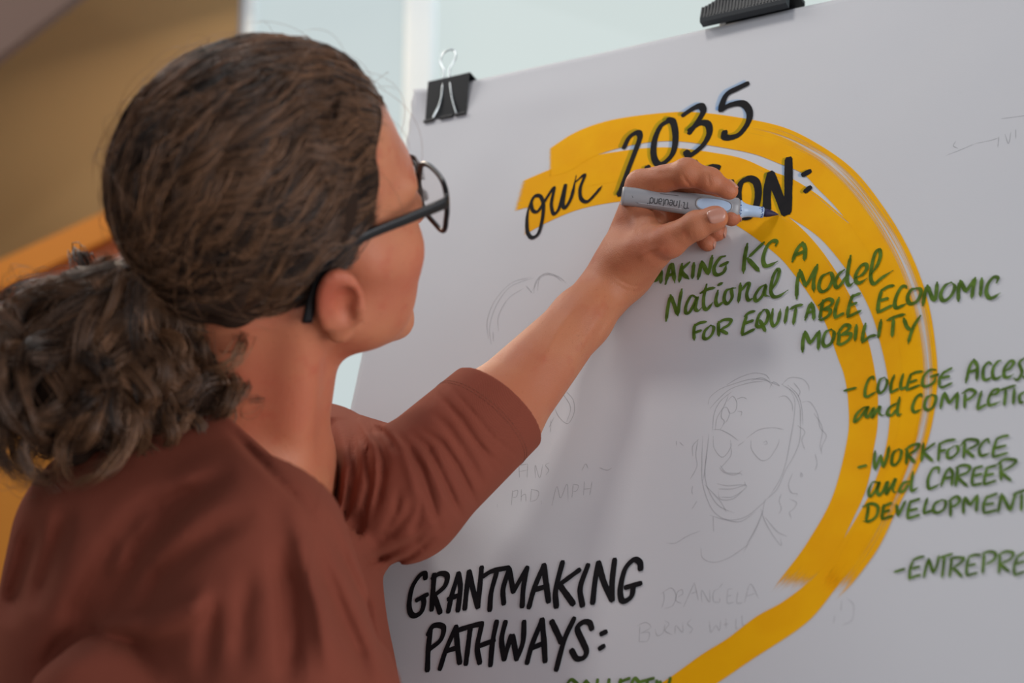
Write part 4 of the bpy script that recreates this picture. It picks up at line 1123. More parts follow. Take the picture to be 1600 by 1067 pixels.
# nails
M_nail = simple('finger_nail', (186, 130, 110), .28, noise=.06, scale=300, coat=.2)
def nail(c, ax, nrm, ln, wd, r):
    ax = nz_(ax); nrm = nz_(nrm - ax * (nrm @ ax)); sd = np.cross(ax, nrm)
    V = []; F = []; m, n = 9, 9
    for lay in (0, 1):
        for i in range(m):
            for j in range(n):
                s = i / (m - 1) * 2 - 1; t = j / (n - 1) * 2 - 1
                w_ = wd * (1 - .22 * max(0, s) ** 3 - .12 * max(0, -s) ** 2) * math.sqrt(max(0.05, 1 - .25 * abs(s) ** 4))
                ll = ln * (1 - .16 * t * t)
                ang = t * w_ / r
                V.append(c + ax * s * ll + sd * r * math.sin(ang) + nrm * (r * math.cos(ang) - r + .00035 - lay * .0012 - .0006 * abs(s) ** 3))
    for i in range(m - 1):
        for j in range(n - 1):
            a = i * n + j
            F.append((a, a + n, a + n + 1, a + 1)); a += m * n
            F.append((a, a + 1, a + n + 1, a + n))
    B = [j for j in range(n)] + [i * n + n - 1 for i in range(1, m)] + [(m - 1) * n + j for j in range(n - 2, -1, -1)] + [i * n for i in range(m - 2, 0, -1)]
    for k in range(len(B)):
        a, b_ = B[k], B[(k + 1) % len(B)]
        F.append((a, b_, b_ + m * n, a + m * n))
    return mesh_obj('fingernail', V, F, M_nail, person, smooth=True, origin=tuple(c))
def surf_along(p0, dr, f, tmax=.04):
    """walk outwards from inside p0 along dr until the skin"""
    t = np.linspace(0, tmax, 400); P = p0 + t[:, None] * nz_(dr)
    v = f(P); k = np.argmax(v > 0); return P[k]
def nail_on(fn, dr, back, ln, wd, r):
    tip, rt = FING[fn][3]; pr_ = FING[fn][2][0]; ax = nz_(tip - pr_)
    c = surf_along(tip - ax * back, dr, arm_sdf)
    e = 1e-4
    g = np.array([arm_sdf(np.array([c + e * np.eye(3)[k]]))[0] - arm_sdf(np.array([c - e * np.eye(3)[k]]))[0] for k in range(3)])
    g = nz_(g); t = nz_(ax - g * (ax @ g))
    return nail(c, t, g, ln, wd, r)
nail_on('thumb', -FW * 1.0 + UP * .20, .0015, .0072, .0066, .0085)
nail_on('index', UP * 1.0 + RT * .55 - FW * .15, .0005, .0050, .0045, .0062)
nail_on('ring', RT * 1.0 - UP * .05 - FW * .3, .001, .0048, .0042, .0062)
nail_on('little', RT * 1.0 - UP * .15 - FW * .3, .001, .0042, .0038, .0056)
nail_on('middle', RT * 1.0 + UP * .1 + FW * .3, .001, .0048, .0042, .0062)
# ------------------------------------------------------------------ rust-brown top
pB, pF, pR = W(338, 632, 1.13), W(512, 786, 1.17), W(420, 708, 1.02)
CN = nz_(np.cross(pF - pB, pR - pB))
if CN[2] < 0: CN = -CN
CC = W(425, 700, 1.115)
def opening(p):
    q = p - pB
    pl = -(q @ CN)                              # negative above the collar plane
    r = p - CC; r = r - np.outer(r @ CN, CN)
    return smax(pl, np.linalg.norm(r, axis=1) - .118, .01)
FOLDS = [  # polyline, half width px, depth m, min depth, max depth
 # far sleeve: valleys between gathered folds
 ([(512, 640), (522, 690), (524, 760), (515, 830)], 5, .0045, 1.03), ([(538, 645), (552, 680), (556, 730), (540, 800), (520, 850)], 5, .0050, 1.03),
 ([(549, 650), (574, 700), (578, 760), (560, 830), (548, 870)], 5, .0050, 1.03), ([(568, 655), (592, 690), (600, 720), (590, 775), (575, 820)], 6, .0055, 1.03),
 ([(586, 662), (612, 690), (622, 712)], 4, .0050, 1.03), ([(612, 668), (640, 700), (658, 735), (676, 790), (690, 835)], 5, .0045, 1.03),
 ([(640, 672), (668, 700), (690, 745), (712, 790), (724, 815)], 5, .0050, 1.03), ([(655, 668), (690, 692), (716, 730), (738, 775), (748, 792)], 4, .0040, 1.03),
 ([(672, 640), (700, 668), (735, 720), (758, 765)], 5, .0030, 1.03), ([(690, 622), (722, 655), (752, 700), (778, 745)], 4, .0022, 1.03),
 ([(558, 885), (600, 868), (648, 845), (672, 815)], 6, .0045, 1.03), ([(600, 886), (640, 868), (680, 838)], 5, .0035, 1.03), ([(575, 850), (610, 835), (640, 800), (650, 770)], 6, .0035, 1.03),
 ([(625, 760), (618, 800), (595, 840)], 5, .0030, 1.03), ([(660, 770), (655, 810), (640, 845)], 5, .0025, 1.03),
 ([(530, 850), (545, 830), (562, 790)], 5, .0030, 1.03), ([(495, 650), (502, 700), (500, 740)], 5, .0035, 1.03),
 ([(676, 606), (700, 632), (742, 690), (792, 735)], 3, .0016, 1.03), ([(697, 596), (730, 634), (772, 684), (812, 716)], 2.2, .0016, 1.03),
 # near shoulder and back: long soft folds
 ([(352, 660), (395, 708), (440, 755), (500, 812)], 5, .0024, 0), ([(290, 760), (230, 800), (180, 860), (130, 950), (100, 1040)], 16, .0060, 0),
 ([(370, 735), (290, 780), (220, 850), (175, 930), (150, 980)], 15, .0065, 0), ([(400, 800), (320, 840), (250, 900), (215, 960)], 14, .0040, 0),
 ([(60, 800), (40, 880), (10, 980)], 14, .0050, 0), ([(110, 790), (80, 870), (50, 960)], 12, .0050, 0), ([(50, 1067), (95, 1010), (150, 990), (205, 1002), (255, 1060)], 12, .0060, 0),
 ([(430, 850), (450, 920), (455, 1000), (450, 1080)], 13, .0060, 0), ([(480, 850), (520, 930), (560, 1020), (580, 1080)], 12, .0040, 0),
 ([(395, 880), (380, 950), (375, 1060)], 14, .0030, 0), ([(335, 900), (330, 980), (320, 1070)], 13, .0030, 0), ([(505, 800), (540, 880), (585, 980), (612, 1060)], 8, .0025, 0),
 ([(150, 980), (240, 975), (300, 950), (350, 915)], 16, -.0060, 0), ([(450, 780), (475, 860), (500, 950), (515, 1060)], 12, -.0050, 0), ([(250, 790), (200, 850), (165, 920)], 14, -.0050, 0),
 ([(525, 655), (538, 700), (538, 780), (525, 840)], 6, -.0030, 1.03), ([(562, 655), (585, 700), (590, 750), (572, 820)], 6, -.0030, 1.03), ([(600, 665), (630, 700), (645, 750), (655, 800)], 7, -.0030, 1.03),
 ([(650, 690), (680, 740), (702, 800)], 6, -.0030, 1.03), ([(620, 850), (660, 828), (700, 800)], 7, -.0025, 1.03),
]
def shirt(p):
    d = smin(smax(torso_core(p), -opening(p), .003), smax(sleeve_core(p), (p - CUFF) @ ARMAX, .0015), .010)
    m = np.abs(d) < .015
    q = p[m]
    if len(q):
        dep = (q - CAM) @ FW
        add = np.zeros(len(q))
        for ln, w_, amp, dm in FOLDS:
            mk = (dep > dm) if dm > 0 else (dep < 1.13)
            if not mk.any(): continue
            b_, t = px_dist(q[mk], ln)
            add[mk] += (amp * 1.05 if dm > 0 else amp * 2.1) * np.exp(-(b_ / (w_ * 1.3)) ** 2) * np.clip(np.minimum(t, 1 - t) / .26, 0.0, 1)
        d = d.copy(); d[m] += np.clip(add, -.010, .0110)
    return d

def shirt_low(p):
    """hem, hips and the hanging right sleeve, below the frame"""
    c = sd_cone(p, W(250, 1110, 1.10), W(250, 1110, 1.10) * [1, 1, 0] + [-.02, .03, .92], .120, .128)
    return c
HIP = np.array([-.30, 1.12, .92])
def torso_low(p):
    A = np.array
    a = sd_cone(p, W(205, 1120, 1.10), HIP + [0, -.05, 0], .112, .120)
    a = smin(a, sd_cone(p, W(330, 1120, 1.12), HIP + [.01, .06, .0], .118, .125), .06)
    a = smax(a, .86 - p[:, 2], .004)
    s = smin(sd_cone(p, W(440, 1100, .99), RELB, .062, .055), sd_cone(p, RELB, RWRI, .052, .036), .02)
    s = smax(s, (p - RWRI) @ nz_(RWRI - RELB), .002)
    return smin(a, s, .012)
RELB = np.array([-.155, .90, 1.10]); RWRI = np.array([-.01, .93, .98])
lo = np.array([W(-140, 900, 1.1)[0], W(300, 900, .9)[1] - .06, 1.235]); hi = np.array([CUFF[0] + .07, SHL[1] + .09, W(700, 560, 1.2)[2] + .05])
hiA = hi.copy(); hiA[0] = -.118; loB = lo.copy(); loB[0] = -.122; loB[1] = .90
V1, F1 = sdf_mesh(shirt, lo, hiA, .0032, 1.4)
V3, F3 = sdf_mesh(shirt, loB, hi, .0017, 1.5)
V1 = relax(V1, F1, 1, .5); V3 = relax(V3, F3, 1, .4)
V2, F2 = sdf_mesh(torso_low, [-.55, .72, .80], [.10, 1.38, 1.262], .008)
V, F = merge_parts([(V1, F1), (V3, F3), (V2, F2)])

M_shirt, N, L, b = mat_new('rust_brown_ribbed_cotton')
tc = N.new('ShaderNodeTexCoord')
nz = N.new('ShaderNodeTexNoise'); nz.inputs['Scale'].default_value = 14; nz.inputs['Detail'].default_value = 5
L.new(tc.outputs['Object'], nz.inputs['Vector'])
mx = N.new('ShaderNodeMix'); mx.data_type = 'RGBA'
mx.inputs['A'].default_value = (*lin((116, 58, 45)), 1); mx.inputs['B'].default_value = (*lin((134, 69, 52)), 1)
L.new(nz.outputs['Fac'], mx.inputs['Factor']); L.new(mx.outputs['Result'], b.inputs['Base Color'])
b.inputs['Roughness'].default_value = .85
b.inputs['Specular IOR Level'].default_value = .15
b.inputs['Sheen Weight'].default_value = .25; b.inputs['Sheen Roughness'].default_value = .5
b.inputs['Sheen Tint'].default_value = (*lin((210, 130, 100)), 1)
wv = N.new('ShaderNodeTexWave'); wv.inputs['Scale'].default_value = 420; wv.inputs['Distortion'].default_value = 1.5; wv.inputs['Detail'].default_value = 1
mp = N.new('ShaderNodeMapping'); mp.inputs['Rotation'].default_value = (0.3, 0.2, 0.9)
L.new(tc.outputs['Object'], mp.inputs['Vector']); L.new(mp.outputs['Vector'], wv.inputs['Vector'])
n3 = N.new('ShaderNodeTexNoise'); n3.inputs['Scale'].default_value = 1500
L.new(tc.outputs['Object'], n3.inputs['Vector'])
ad = N.new('ShaderNodeMath'); ad.operation = 'ADD'; L.new(wv.outputs['Fac'], ad.inputs[0]); L.new(n3.outputs['Fac'], ad.inputs[1])
bp = N.new('ShaderNodeBump'); bp.inputs['Strength'].default_value = .35; bp.inputs['Distance'].default_value = .0006
L.new(ad.outputs['Value'], bp.inputs['Height']); L.new(bp.outputs['Normal'], b.inputs['Normal'])
mesh_obj('long_sleeved_top', V, F, M_shirt, person, smooth=True, origin=tuple(SHR))
# stitched seam of the cuff
pts = []
cx_ = nz_(np.cross(ARMAX, UP)); cy_ = np.cross(ARMAX, cx_)
for off_ in (.0195, .0220):
    ring = []
    for k in range(73):
        t = 2 * np.pi * k / 72; dr = cx_ * math.cos(t) + cy_ * math.sin(t)
        c0 = CUFF - ARMAX * off_
        tt = np.linspace(.02, .07, 300); vv_ = shirt(c0 + tt[:, None] * dr); kk = int(np.argmax(vv_ > 0))
        ring.append(c0 + dr * (tt[kk] + .0001))
    pts.append(np.array(ring))
st_parts = []
for ring in pts:
    for k in range(72):
        a, b_ = ring[k], ring[k + 1]
        st_parts.append(tube_np([a + (b_ - a) * .1, a + (b_ - a) * .75], .00022, 4))
V, F = merge_parts(st_parts)
M_thread = simple('rust_sewing_thread', (120, 66, 48), .8)
o = mesh_obj('cuff_stitching', V, F, M_thread, person, origin=tuple(CUFF)); o['kind'] = 'stuff'

# trousers, shoes and the resting right hand: below the frame, so that she stands on the floor
def legs(p):
    A = np.array; d = None
    for s, fx in ((-1, -.30), (1, -.40)):
        hp = HIP + A([0, s * .085, -.02]); kn = A([fx + .05, 1.10 + s * .10, .50]); an = A([fx, 1.08 + s * .11, .085])
        q = smin(sd_cone(p, hp, kn, .098, .068), sd_cone(p, kn, an, .066, .050), .03)
        q = smax(q, .055 - p[:, 2], .003)
        d = q if d is None else smin(d, q, .015)
    return smin(d, sd_ell(p, HIP + A([0, 0, .0]), [.125, .165, .10]), .04)
V, F = sdf_mesh(legs, [-.60, .82, 0.0], [-.05, 1.40, 1.06], .009)
mesh_obj('trousers', V, F, simple('dark_denim', (44, 50, 66), .85, noise=.15, scale=60), person, smooth=True, origin=tuple(HIP))
M_shoe = simple('black_leather_shoe', (26, 24, 24), .4)
for s, fx in ((-1, -.30), (1, -.40)):
    def shoe(p, s=s, fx=fx):
        A = np.array; y = 1.08 + s * .11
        q = sd_cone(p, A([fx - .03, y, .045]), A([fx + .15, y + s * .01, .034]), .042, .034)
        q = smin(q, sd_cone(p, A([fx, y, .05]), A([fx, y, .085]), .045, .048), .02)
        return smax(q, .001 - p[:, 2], .004)
    V, F = sdf_mesh(shoe, [fx - .12, 1.08 + s * .11 - .09, -.01], [fx + .24, 1.08 + s * .11 + .09, .15], .006)
    mesh_obj('shoe', V, F, M_shoe, person, smooth=True, origin=(fx, 1.08 + s * .11, 0))
def rhand(p):
    A = np.array
    ax = nz_(RWRI - RELB); sd = nz_(np.cross(ax, [0, 0, 1])); dn = np.cross(sd, ax)
    dn = -dn if dn[2] > 0 else dn
    w0 = RWRI - ax * .05
    d = sd_cone(p, w0, RWRI + ax * .03, .024, .022)
    for k, (o_, l1) in enumerate(((.027, .036), (.009, .042), (-.009, .039), (-.026, .031))):
        m0 = RWRI + ax * .085 + sd * o_
        d = smin(d, sd_cone(p, RWRI + ax * .02 + sd * o_ * .5, m0, .015, .0105), .008)
        j1 = m0 + ax * l1 * .85 + dn * l1 * .5; j2 = j1 + ax * l1 * .3 + dn * l1 * .6; j3 = j2 + dn * l1 * .5 - ax * l1 * .1
        f_ = smin(smin(sd_cone(p, m0, j1, .0098, .0088), sd_cone(p, j1, j2, .0088, .0078), .003), sd_cone(p, j2, j3, .0078, .0065), .003)
        d = smin(d, f_, .003)
    t0 = RWRI + ax * .02 + sd * .02 + dn * .005; t1 = t0 + ax * .035 + sd * .022 + dn * .02; t2 = t1 + ax * .03 + dn * .012; t3 = t2 + ax * .022 + dn * .006 - sd * .004
    d = smin(d, smin(smin(sd_cone(p, t0, t1, .016, .012), sd_cone(p, t1, t2, .0115, .010), .003), sd_cone(p, t2, t3, .0098, .008), .003), .008)
    return d
V, F = sdf_mesh(rhand, RWRI - .14, RWRI + .19, .003)
mesh_obj('right_hand', V, F, M_skin, person, smooth=True, origin=tuple(RWRI))['label'] = 'relaxed hand below the frame'
# ------------------------------------------------------------------ hair
HAIRLINE = [(660, 40), (618, 118), (607, 150), (598, 190), (592, 240), (594, 300), (592, 350), (584, 385), (572, 412), (556, 424), (536, 428), (520, 440), (505, 462), (492, 490), (470, 520), (452, 545), (430, 572), (405, 605), (380, 640), (300, 760), (-300, 760), (-300, -300), (700, -300)]
def in_poly(q, poly):
    x, y = q[:, 0], q[:, 1]; r = np.zeros(len(q), bool); n = len(poly)
    for i in range(n):
        x1, y1 = poly[i]; x2, y2 = poly[(i + 1) % n]
        c = ((y1 > y) != (y2 > y)) & (x < (x2 - x1) * (y - y1) / (y2 - y1 + 1e-9) + x1)
        r ^= c
    return r
def poly_sd(q, poly):
    best = np.full(len(q), 1e9); n = len(poly)
    for i in range(n):
        a = np.array(poly[i], float); b_ = np.array(poly[(i + 1) % n], float); ab = b_ - a
        t = np.clip(((q - a) @ ab) / (ab @ ab), 0, 1)
        best = np.minimum(best, np.linalg.norm(q - (a + t[:, None] * ab), axis=1))
    return np.where(in_poly(q, poly), -best, best)
HC0 = np.array([-.012, 0, .051]); HRAD = np.array([.0985, .0785, .0895])
def hair_region(loc):
    """signed photo-pixel distance to the hairline, mirrored onto the near side; negative = hair"""
    m = loc.copy(); m[:, 1] = -np.abs(m[:, 1])
    return poly_sd(PX(H2W(m))[:, :2], HAIRLINE)
TIE = np.array([-.112, .004, .004]); TIEW = H2W(TIE)
sT = nz_((TIE - HC0) / HRAD)
def wave_field(q):
    """combed-back waves that converge on the tie"""
    s = (q - HC0) / HRAD; s = s / (np.linalg.norm(s, axis=1, keepdims=True) + 1e-9)
    th = np.arccos(np.clip(s @ sT, -1, 1))
    e1 = nz_(np.cross(sT, [0, 0, 1.0])); e2 = np.cross(sT, e1)
    ph = np.arctan2(s @ e1, s @ e2)
    return th, ph
def scalp(p):
    q = W2H(p)
    d = sd_ell(q, HC0, HRAD - .0015)
    lowback = sd_ell(q, np.array([-.050, 0, .008]), [.052, .058, .044])
    d = smin(d, lowback, .015)
    m = np.abs(d) < .015
    qq = q[m]
    if len(qq):
        th, ph = wave_field(qq)
        w_ = .0022 * np.sin(ph * 13 + 1.6 * np.sin(th * 7) + 1.5 * np.sin(th * 3 + ph * 2)) + .0016 * np.sin(th * 16 + 3 * np.sin(ph * 5))
        w_ = w_ * np.clip(th * 2, 0, 1)
        r = hair_region(qq)
        cut = r / 2200.0
        d2 = d.copy(); d2[m] = smax(d[m] - w_, cut, .006); 
        far = ~m & (d < 0); d2[far] = np.maximum(d[far], -.02)
        return d2
    return d
M_hbase = simple('dark_brown_hair_mass', (50, 36, 28), .75, noise=.35, scale=60, bump=.6, bscale=220, spec=.1)
lo = np.min([H2W([x, y, z]) for x in (-.13, .11) for y in (-.1, .1) for z in (-.07, .16)], 0) - .01
hi = np.max([H2W([x, y, z]) for x in (-.13, .11) for y in (-.1, .1) for z in (-.07, .16)], 0) + .01
V, F = sdf_mesh(scalp, lo, hi, .0035)
hair = mesh_obj('hair', V, F, M_hbase, person, smooth=True, origin=tuple(TIEW))

M_hair, N, L, b = mat_new('wavy_brown_hair_strand')
at = N.new('ShaderNodeAttribute'); at.attribute_name = 'tone'
mx = N.new('ShaderNodeMix'); mx.data_type = 'RGBA'
mx.inputs['A'].default_value = (*lin((38, 26, 19)), 1); mx.inputs['B'].default_value = (*lin((146, 104, 74)), 1)
L.new(at.outputs['Fac'], mx.inputs['Factor']); L.new(mx.outputs['Result'], b.inputs['Base Color'])
b.inputs['Roughness'].default_value = .42; b.inputs['Specular IOR Level'].default_value = .45

def strands_obj(name, paths, rad, tone, parent, origin, mat=None, label=None):
    """paths: (n, m, 3) centre lines -> one mesh of thin tapering three-sided tubes"""
    n, m, _ = paths.shape
    t = np.gradient(paths, axis=1); t /= np.linalg.norm(t, axis=2, keepdims=True) + 1e-12
    ref = np.array([.31, .55, .77]); a = np.cross(t, ref); a /= np.linalg.norm(a, axis=2, keepdims=True) + 1e-9
    b_ = np.cross(t, a)
    s = np.linspace(0, 1, m); tp = np.clip(np.minimum(s / .04, (1 - s) / .15), .15, 1)
    R_ = (rad[:, None] if np.ndim(rad) else np.full((n, 1), rad)) * tp[None]
    V = np.stack([paths + R_[..., None] * (math.cos(x) * a + math.sin(x) * b_) for x in (0, 2.094, 4.189)], 2)   # n,m,3,3
    idx = np.arange(n * m * 3).reshape(n, m, 3)
    Q = []
    for j in range(3):
        k = (j + 1) % 3
        Q.append(np.stack([idx[:, :-1, j], idx[:, :-1, k], idx[:, 1:, k], idx[:, 1:, j]], -1).reshape(-1, 4))
    o = fast_mesh(name, V.reshape(-1, 3), np.concatenate(Q), mat or M_hair, parent, True, origin)
    at = o.data.attributes.new('tone', 'FLOAT', 'POINT')
    at.data.foreach_set('value', np.repeat(np.asarray(tone, np.float32), m * 3))
    o['kind'] = 'stuff'
    if label: o['label'] = label
    return o

rg = np.random.default_rng(11)
# combed strands over the skull
cand = rg.normal(size=(60000, 3)); cand /= np.linalg.norm(cand, axis=1, keepdims=True)
loc = HC0 + cand * HRAD
r = hair_region(loc)
ok = (r < -1) & (loc[:, 2] > -.06)
cand = cand[ok]; r = r[ok]
edge_ = cand[r > -22][:2400]
rest = cand[r <= -22][:5600]
S0 = np.concatenate([edge_, rest])
n = len(S0); m = 22
cl = rg.normal(size=(420, 3)); cl /= np.linalg.norm(cl, axis=1, keepdims=True)
cid = np.argmax(S0 @ cl.T, 1)
phc = rg.uniform(0, 6.28, 420); frc = rg.uniform(6, 13, 420); amc = rg.uniform(.04, .11, 420); tnc = rg.uniform(0, 1, 420)
t = np.linspace(0, 1, m)
mc = np.zeros((420, 3)); np.add.at(mc, cid, S0); mc /= np.linalg.norm(mc, axis=1, keepdims=True) + 1e-9
S0c = S0 * .45 + mc[cid] * .55                      # strands of a lock draw together along its length
S0c /= np.linalg.norm(S0c, axis=1, keepdims=True)
def slerp(a, b_, t):
    om = np.arccos(np.clip(np.sum(a * b_, -1), -1, 1))[:, None]
    so = np.sin(om) + 1e-6
    return (np.sin((1 - t)[None] * om) / so)[..., None] * a[:, None] + (np.sin(t[None] * om) / so)[..., None] * b_[:, None]
def slerp2(a, b_, t):
    """great-circle blend where both ends may vary along the path"""
    om = np.arccos(np.clip(np.sum(a * b_, -1), -1, 1)); so = np.sin(om) + 1e-6
    return (np.sin((1 - t)[None] * om) / so)[..., None] * a + (np.sin(t[None] * om) / so)[..., None] * b_
def combed(S):
    """swept back over the crown or over the ear, never across the face"""
    front = np.clip(-(S @ sT), 0, 1)
    Vm = S + sT + np.stack([-.25 * front, .5 * S[:, 1] * front, 1.1 * front], 1)
    Vm /= np.linalg.norm(Vm, axis=1, keepdims=True)
    Tn = np.tile(sT, (len(S), 1))
    return slerp2(slerp(S, Vm, t), slerp(Vm, Tn, t), t)
pa = combed(S0); pb = combed(S0c)
f_ = np.clip(t * 3, 0, 1)[None, :, None]
P_ = pa * (1 - f_) + pb * f_
om = np.arccos(np.clip(S0 @ sT, -1, 1))
T_ = np.gradient(P_, axis=1); T_ /= np.linalg.norm(T_, axis=2, keepdims=True) + 1e-9
side = np.cross(P_, T_)
arc = om[:, None] * t[None]
wv_ = amc[cid][:, None] * np.sin(frc[cid][:, None] * arc + phc[cid][:, None]) * np.clip(t * 6, 0, 1)[None] * np.clip((1 - t) * 4, 0, 1)[None]
P_ = P_ + side * wv_[..., None]
P_ /= np.linalg.norm(P_, axis=2, keepdims=True)
lift = 1 + (.010 + .035 * rg.uniform(0, 1, n)[:, None] + .030 * np.sin(frc[cid][:, None] * arc * .9 + phc[cid][:, None] + 1)) * np.clip(t * 5, 0.0, 1)[None]
loc = HC0 + P_ * HRAD * lift[..., None]
low = np.clip((.03 - loc[..., 2]) / .05, 0, 1)[..., None]
tone = np.clip(.27 + .8 * (tnc[cid] - .5) + .25 * rg.normal(size=n), 0, 1)
strands_obj('combed_hair', H2W(loc), rg.uniform(.00022, .00045, n), tone, hair, tuple(TIEW))
# fine hairs along the hairline
cnd = rg.normal(size=(90000, 3)); cnd /= np.linalg.norm(cnd, axis=1, keepdims=True)
lc = HC0 + cnd * HRAD; rr0 = hair_region(lc)
E0 = cnd[(rr0 > -14) & (rr0 < 7) & (lc[:, 2] > -.03)][:1500]
pe = combed(E0)[:, :9]
pe = pe + np.cross(pe, np.gradient(pe, axis=1)) * rg.normal(size=(len(E0), 1, 1)) * .5
lfe = .985 + .04 * np.linspace(0, 1, 9)[None] + rg.uniform(0, .012, (len(E0), 1))
strands_obj('hairline_hair', H2W(HC0 + pe * HRAD * lfe[..., None]), np.full(len(E0), .0002), rg.uniform(.2, .9, len(E0)), hair, tuple(TIEW))
# loose fly-away hairs on the crown
k = 260
S1 = rest[rg.integers(0, len(rest), k)]
tg = S1 + rg.normal(size=(k, 3)) * .55 + sT * .5; tg /= np.linalg.norm(tg, axis=1, keepdims=True)
pp = slerp(S1, tg, np.linspace(0, 1, 14))
lf = 1 + .02 + rg.uniform(.02, .16, k)[:, None] * np.sin(np.linspace(0, 1, 14) * rg.uniform(1.5, 3.0, (k, 1)))
strands_obj('flyaway_hair', H2W(HC0 + pp * HRAD * lf[..., None]), np.full(k, .00013), rg.uniform(.5, 1, k), hair, tuple(TIEW))
# short curls at the temple and nape edge
# ponytail: core masses and curly locks
PC1 = W(118, 598, 1.035); PC2 = W(302, 586, 1.055)
vx, vy, vz = RT, UP, FW
def ptail(p):
    M = np.stack([vx, vy, vz], 1)
    d = sd_ell(p, PC1, [.042, .054, .042], M)
    d = smin(d, sd_ell(p, PC2, [.030, .030, .030], M), .02)
    d = smin(d, sd_cone(p, TIEW, PC1, .007, .022), .02); d = smin(d, sd_cone(p, TIEW, PC2, .007, .016), .02)
    q = p * 140
    return d + .004 * (np.sin(q[:, 0] + 2 * np.sin(q[:, 2] * .7)) * np.sin(q[:, 2] * 1.1 + 1.5 * np.sin(q[:, 1])))
V, F = sdf_mesh(ptail, PC1 - .11, np.maximum(PC2, TIEW) + .08, .004, 1.8)
pony = mesh_obj('ponytail', V, F, M_hbase, person, smooth=True, origin=tuple(TIEW))
M_band = simple('black_hair_tie', (20, 18, 20), .7)
ax_ = nz_(PC1 - TIEW); c1_ = nz_(np.cross(ax_, UP)); c2_ = np.cross(ax_, c1_)
V, F = tube_np([TIEW + ax_ * .004 + (c1_ * math.cos(a) + c2_ * math.sin(a)) * .012 for a in np.linspace(0, 2 * np.pi, 40)], .003, 8)
mesh_obj('hair_tie', V, F, M_band, person, smooth=True, origin=tuple(TIEW))
NL = 240; NSL = 26; m = 34
paths = []; tones = []
t = np.linspace(0, 1, m)
for i in range(NL):
    big = rg.uniform() < .66
    C_, Rr = (PC1, np.array([.062, .076, .058])) if big else (PC2, np.array([.038, .042, .040]))
    u = rg.normal(size=3); u /= np.linalg.norm(u)
    if big: u[1] = u[1] * .9 - .10
    v = rg.normal(size=3); v /= np.linalg.norm(v)
    A0 = TIEW + rg.normal(size=3) * .008
    A1 = C_ + (vx * u[0] * Rr[0] + vy * abs(u[1]) * Rr[1] + vz * u[2] * Rr[2]) * rg.uniform(.6, 1.0)
    u2 = nz_(u + v * .9); u2[1] = -abs(u2[1]) if rg.uniform() < .75 else u2[1]
    A2 = C_ + (vx * u2[0] * Rr[0] + vy * u2[1] * Rr[1] + vz * u2[2] * Rr[2]) * rg.uniform(.85, 1.08)
    base_ = catmull([A0, A0 * .6 + A1 * .4 + (A1 - C_) * .12, A1, A2 * .6 + A1 * .4 + (A1 + A2 - 2 * C_) * .3, A2], .003)
    dd = np.r_[0, np.cumsum(np.linalg.norm(np.diff(base_, axis=0), axis=1))]; dd /= dd[-1]
    bs = np.stack([np.interp(t, dd, base_[:, k_]) for k_ in range(3)], 1)
    tt = np.gradient(bs, axis=0); tt /= np.linalg.norm(tt, axis=1, keepdims=True)
    n1 = np.cross(tt, nz_(rg.normal(size=3))); n1 /= np.linalg.norm(n1, axis=1, keepdims=True) + 1e-9; n2 = np.cross(tt, n1)
    cr = rg.uniform(.004, .0100) * np.clip(t * 3, 0, 1); turns = rg.uniform(.9, 2.6); p0 = rg.uniform(0, 6.28)
    dirs = rg.choice([-1, 1])
    tn = np.clip(rg.normal(.38, .26), 0, 1)
    for s in range(NSL):
        jr = 1 + rg.normal() * .10; jp = rg.normal() * .34; o1, o2 = rg.normal(size=2) * .0021
        ang = p0 + jp + dirs * turns * 2 * np.pi * t * (1 + rg.normal() * .012)
        P = bs + n1 * (cr * jr * np.cos(ang) + o1)[:, None] + n2 * (cr * jr * np.sin(ang) + o2)[:, None]
        paths.append(P); tones.append(np.clip(tn + rg.normal() * .12, 0, 1))
paths = np.array(paths)
strands_obj('curly_lock', paths, rg.uniform(.00022, .00042, len(paths)), tones, pony, tuple(TIEW))
# a few single curls standing off against the light
k = 90; P = []
for i in range(k):
    ang0 = rg.uniform(1.9, 4.2); c = PC1 + vx * math.cos(ang0) * .062 + vy * math.sin(ang0) * .075 + vz * rg.normal() * .02
    if i % 9 == 0: c = PC2 + vx * .04 + vy * rg.uniform(-.03, .01)
    rr = rg.uniform(.006, .014); a = np.linspace(0, rg.uniform(3, 7), 24) + rg.uniform(0, 6)
    e1 = nz_(vx + rg.normal(size=3) * .4); e2 = nz_(vy + rg.normal(size=3) * .4)
    P.append(c + e1 * (np.cos(a) * rr)[:, None] + e2 * (np.sin(a) * rr)[:, None] + vz * np.linspace(-.006, .006, 24)[:, None])
strands_obj('loose_curl', np.array(P), np.full(k, .00016), rg.uniform(.4, 1, k), pony, tuple(TIEW))

# ------------------------------------------------------------------ glasses
M_gl = simple('black_acetate', (16, 16, 18), .3, spec=.5)
M_lens, N, L, b = mat_new('spectacle_lens')
b.inputs['Base Color'].default_value = (.9, .95, .95, 1); b.inputs['Roughness'].default_value = 0.02; b.inputs['Alpha'].default_value = .07
GO = H2W([.095, 0, .02])
glasses = empty('glasses', tuple(GO)); set_tag(glasses, 'black rectangular eyeglasses with clear lenses on her face', 'glasses')
def lens_outline(s, k=48, shrink=0.0):
    out = []
    for i in range(k):
        a = 2 * np.pi * i / k
        cy, cz = math.cos(a), math.sin(a)
        y = math.copysign(abs(cy) ** .62, cy) * (.0262 - shrink); z = math.copysign(abs(cz) ** .62, cz) * (.0195 - shrink) + .0
        if cz < 0: y *= .93
        yy = s * (.0385 + y * 1.0)
        x = .1015 - (abs(yy) / .066) ** 2 * .012 + z * .10
        out.append(np.array([x, yy, .016 + z]))
    return np.array(out)
